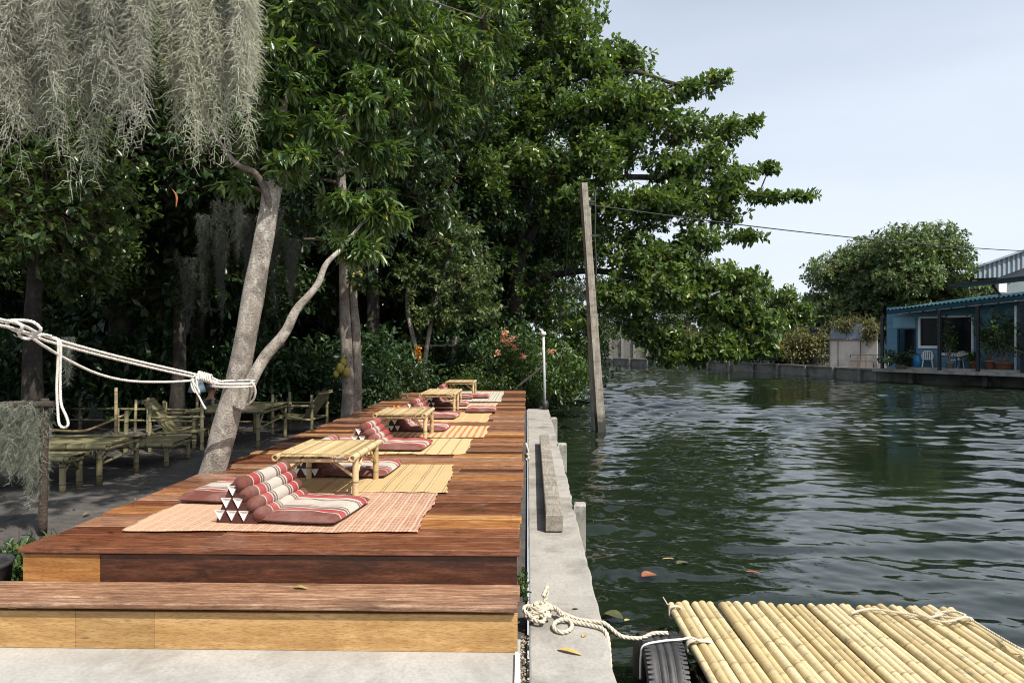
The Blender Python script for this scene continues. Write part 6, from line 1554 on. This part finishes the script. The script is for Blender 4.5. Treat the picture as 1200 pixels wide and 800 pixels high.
for x, y, rz, s_, lab in ((-9.2, 18.5, .4, 1.1, 'lower dark tree at the back of the yard behind the rail fence'), (-6.0, 21.5, 1.4, 1.15, 'lower dark tree deep behind the jackfruit pair'), (-2.2, 25.5, 2.4, 1.1, 'lower dark tree just left of the sea almond trunk'), (-11.8, 19.5, 3.4, 1.2, 'lower dark tree deep in the left of the wood'), (-15.5, 14, 4.4, 1.15, 'lower dark tree past the left edge of the yard'), (-4.8, 26, 5.4, 1.3, 'lower dark tree deep behind the pale leaved tree'), (-13, 8.2, .9, 1.0, 'lower dark tree at the left edge near the rope'), (1.0, 33, 1.9, 1.2, 'lower dark tree on the left bank behind the leaning pole')):
    dup(w2, (x, y, 0), rz, lab, s_)
for x, y, rz, s_, lab in ((-6.3, 25, .8, 1.25, 'broad dark tree filling the wood behind the wire fence'), (-12.5, 26, 1.9, 1.3, 'broad dark tree far in the wood at the left'), (-1.8, 33, 2.9, 1.3, 'broad dark tree behind the sea almond crown'), (-7.5, 19.2, 4.2, 1.0, 'broad dark tree behind the seated person')):
    dup(w1, (x, y, 0), rz, lab, s_)
# the far wood reads as one dark mass
N = 36000
P = np.stack([rng.uniform(-36, 0, N), rng.uniform(27, 34, N), np.abs(rng.normal(0, 1, N)) ** .9 * 4.2], -1)
P[:, 2] *= .8 + .35 * np.sin(P[:, 0] * .55) * np.sin(P[:, 0] * .21 + 1)
L_ = rng.uniform(.35, .75, N)
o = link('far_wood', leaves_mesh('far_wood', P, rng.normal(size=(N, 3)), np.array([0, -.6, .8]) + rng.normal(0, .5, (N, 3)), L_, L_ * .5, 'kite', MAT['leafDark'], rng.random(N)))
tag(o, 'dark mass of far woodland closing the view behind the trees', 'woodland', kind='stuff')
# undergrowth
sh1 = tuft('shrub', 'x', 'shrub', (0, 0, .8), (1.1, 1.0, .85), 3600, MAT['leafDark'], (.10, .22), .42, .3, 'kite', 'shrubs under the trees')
sh2 = tuft('shrub', 'x', 'shrub', (0, 0, .8), (1.1, 1.0, .9), 3200, MAT['leafBush'], (.08, .18), .45, .2, 'kite', 'shrubs under the trees')
shl = [(sh1, -8.2, 14.6, 0, 1.2, 'dark shrub behind the bamboo rail fence'), (sh1, -6.2, 15.2, 1, 1.2, 'dark shrub behind the seated person'), (sh1, -4.9, 16.2, 2, 1.1, 'dark shrub left of the jackfruit trunks'), (sh1, -3.6, 15.0, 3, .75, 'dark low shrub just right of the jackfruit trunks'), (sh1, -3.3, 17.5, 4, .9, 'dark shrub at the left far corner of the deck'), (sh1, -2.6, 21.5, 5, 1.3, 'dark shrub behind the wire fence'), (sh1, -10, 13.4, 6, 1.3, 'dark shrub at the back left of the yard'), (sh1, -4.2, 19, .5, 1.3, 'dark shrub behind the small pale tree'), (sh1, -11.5, 11, 2.5, 1.4, 'dark shrub at the left edge behind the moss'), (sh1, -.6, 24, 1.5, 1.5, 'dark shrub at the foot of the sea almond'), (sh1, -1.6, 20.4, 2.8, 1.0, 'dark low shrub behind the last bamboo table'),
       (sh2, -1.55, 19.0, 0, .62, 'bright green shrub behind the last bamboo table'), (sh2, .05, 19.6, 2, .85, 'bright green shrub left of the white pipe post'), (sh2, .95, 20.0, 3.3, .95, 'bright green shrub hanging over the water by the white post'), (sh2, -.45, 19.0, 1, .6, 'twiggy green shrub at the end of the deck boards'), (sh2, .15, 18.6, 4, .42, 'low green shrub at the foot of the propped plank'), (sh2, 1.2, 23, 5, 1.3, 'green shrub drooping to the canal beyond the white post'), (sh2, 1.5, 28, .3, 1.5, 'green shrub on the left bank under the sea almond')]
seen = set()
for src, x, y, rz, s_, lab in shl:
    if src.name not in seen: o = src; seen.add(src.name); o.location = (x, y, .8 * s_); o.rotation_euler.z = rz; o.scale = (s_,) * 3; o['label'] = lab
    else: dup(src, (x, y, .8 * s_), rz, lab, s_)
# flowering bush
fb = tuft('flowering_bush', 'tall flowering bush with salmon pink blossoms behind the end of the deck', 'bush', (-.35, 19.4, 1.15), (.95, .7, 1.15), 2600, MAT['leafBush'], (.07, .15), .45, .2, 'kite')
cl = [at(x, y, 19.0) - Vector((-.35, 19.4, 1.15)) for x, y in ((592, 390), (590, 398), (603, 407), (583, 413), (595, 402), (646, 412), (600, 396), (612, 418))]
P = np.concatenate([np.array(tuple(c)) + in_ball(40, .5) * .10 for c in cl]); N_ = len(P)
link('blossoms', leaves_mesh('blossoms', P, rng.normal(size=(N_, 3)), rng.normal(size=(N_, 3)), np.full(N_, .06), np.full(N_, .05), 'oval', MAT['petal'], rng.random(N_)), fb)
# croton with orange flowers by the small tree
cr_ = weed('croton', 'croton with yellow leaves and orange flower spikes by the small tree', (at(489, 458, 18.9).x, 18.9, 0), 24, 1.25, .16, MAT['leafDryGrass'], 'oval', .13, .55, 'plant', K=9)
for y_ in (433, 438, 443, 447): pass
P = np.concatenate([np.array([.0, 0, z]) + in_ball(30, .5) * np.array([.07, .07, .09]) for z in (1.2, 1.32, 1.45, 1.6)]); N_ = len(P)
link('blossoms', leaves_mesh('blossoms', P, rng.normal(size=(N_, 3)), rng.normal(size=(N_, 3)), np.full(N_, .07), np.full(N_, .06), 'oval', MAT['marigold'], rng.random(N_)), cr_)

# ---- far bank vegetation
def ftree(name, lab, px, D, base_z, rpx, ytop, ybot, n, mat, Ls=(.22, .42), nl=14, grp=None):
    c0 = at(px, 402, D); lob = []; r = rpx / F * D; zt = CAMZ + (HOR - ytop) / F * D; zb = CAMZ + (HOR - ybot) / F * D
    for i in range(nl):
        zz_ = 1 - 2 * (i + .5) / nl; aa_ = i * 2.39996; d = unit(np.array([math.cos(aa_) * math.sqrt(1 - zz_ ** 2), math.sin(aa_) * math.sqrt(1 - zz_ ** 2), zz_]) + rng.normal(0, .18, 3)); q = rng.uniform(.52, .74) if i % 4 else .3
        lob.append(((c0.x + d[0] * r * q, c0.y + d[1] * r * q, (zt + zb) / 2 + d[2] * (zt - zb) / 2 * q), (r * rng.uniform(.30, .42), r * .36, (zt - zb) * rng.uniform(.13, .20)), n))
    return tree(name, lab, 'tree', (c0.x, c0.y, base_z), [([(c0.x, c0.y, base_z - .1), (c0.x + .1, c0.y, zb + .5), (c0.x, c0.y, (zt + zb) / 2 + .5)], .3, .15)], lob, mat, MAT['barkD'], 'kite', Ls, .5, 10, .5, .5, .2, .025, grp, .42, .12)
ftree('round_tree', 'large round green tree across the canal behind the blue house', 1045, 56, .1, 100, 248, 412, 300, MAT['leafFar'], (.2, .38), nl=26)
ftree('broadleaf_tree', 'yellowish tree behind the upper canopy of the blue house', 1135, 60, .1, 36, 322, 400, 60, MAT['leafBush'], nl=8)
ftree('broadleaf_tree', 'smaller tree left of the large round tree across the canal', 948, 62, .1, 44, 326, 405, 80, MAT['leafFar'], nl=9)
ftree('broadleaf_tree', 'leafy tree on the far bank left of the distant blue shed', 912, 54, .1, 46, 318, 420, 90, MAT['leafAlmond'], nl=12)
ftree('broadleaf_tree', 'dark tree at the bend of the canal under the sea almond', 860, 66, .1, 60, 330, 420, 80, MAT['leafFar'], nl=10)
ftree('broadleaf_tree', 'tall tree at the far end of the canal behind the garden wall', 780, 80, .1, 90, 280, 412, 130, MAT['leafFar'], nl=14)
ftree('broadleaf_tree', 'dark tree at the far end of the canal, behind the leaning pole', 690, 84, .1, 90, 290, 420, 130, MAT['leafDark'], nl=12)
for px, py, D, rx, rz_, lab, m in ((925, 410, 50, 2.0, 1.35, 'overgrown hedge on the far bank left of the cream gate', MAT['leafBush']), (950, 408, 48, 2.3, 1.35, 'creeper covered fence beside the cream gate', MAT['leafDryGrass']), (885, 412, 54, 2.2, 1.3, 'green shrub on the far bank under the leafy tree', MAT['leafBush']), (845, 416, 60, 2.6, 1.1, 'green shrub on the far bank near the canal bend', MAT['leafBush']), (795, 418, 66, 3.0, 1.0, 'low shrub on the far bank right of the garden wall', MAT['leafFar']), (742, 402, 74, 3.4, 2.0, 'big shrub behind the garden wall at the far end of the canal', MAT['leafFar']), (712, 398, 78, 3.6, 2.4, 'dark big shrub at the far end of the canal beside the leaning pole', MAT['leafDark'])):
    c = at(px, py, D); tuft('hedge', lab, 'hedge', (c.x, c.y + .5, .17 + rz_ * .95), (rx, .9, rz_), 4200, m, (.14, .3), .45, .5, 'kite', 'hedges on the far bank')
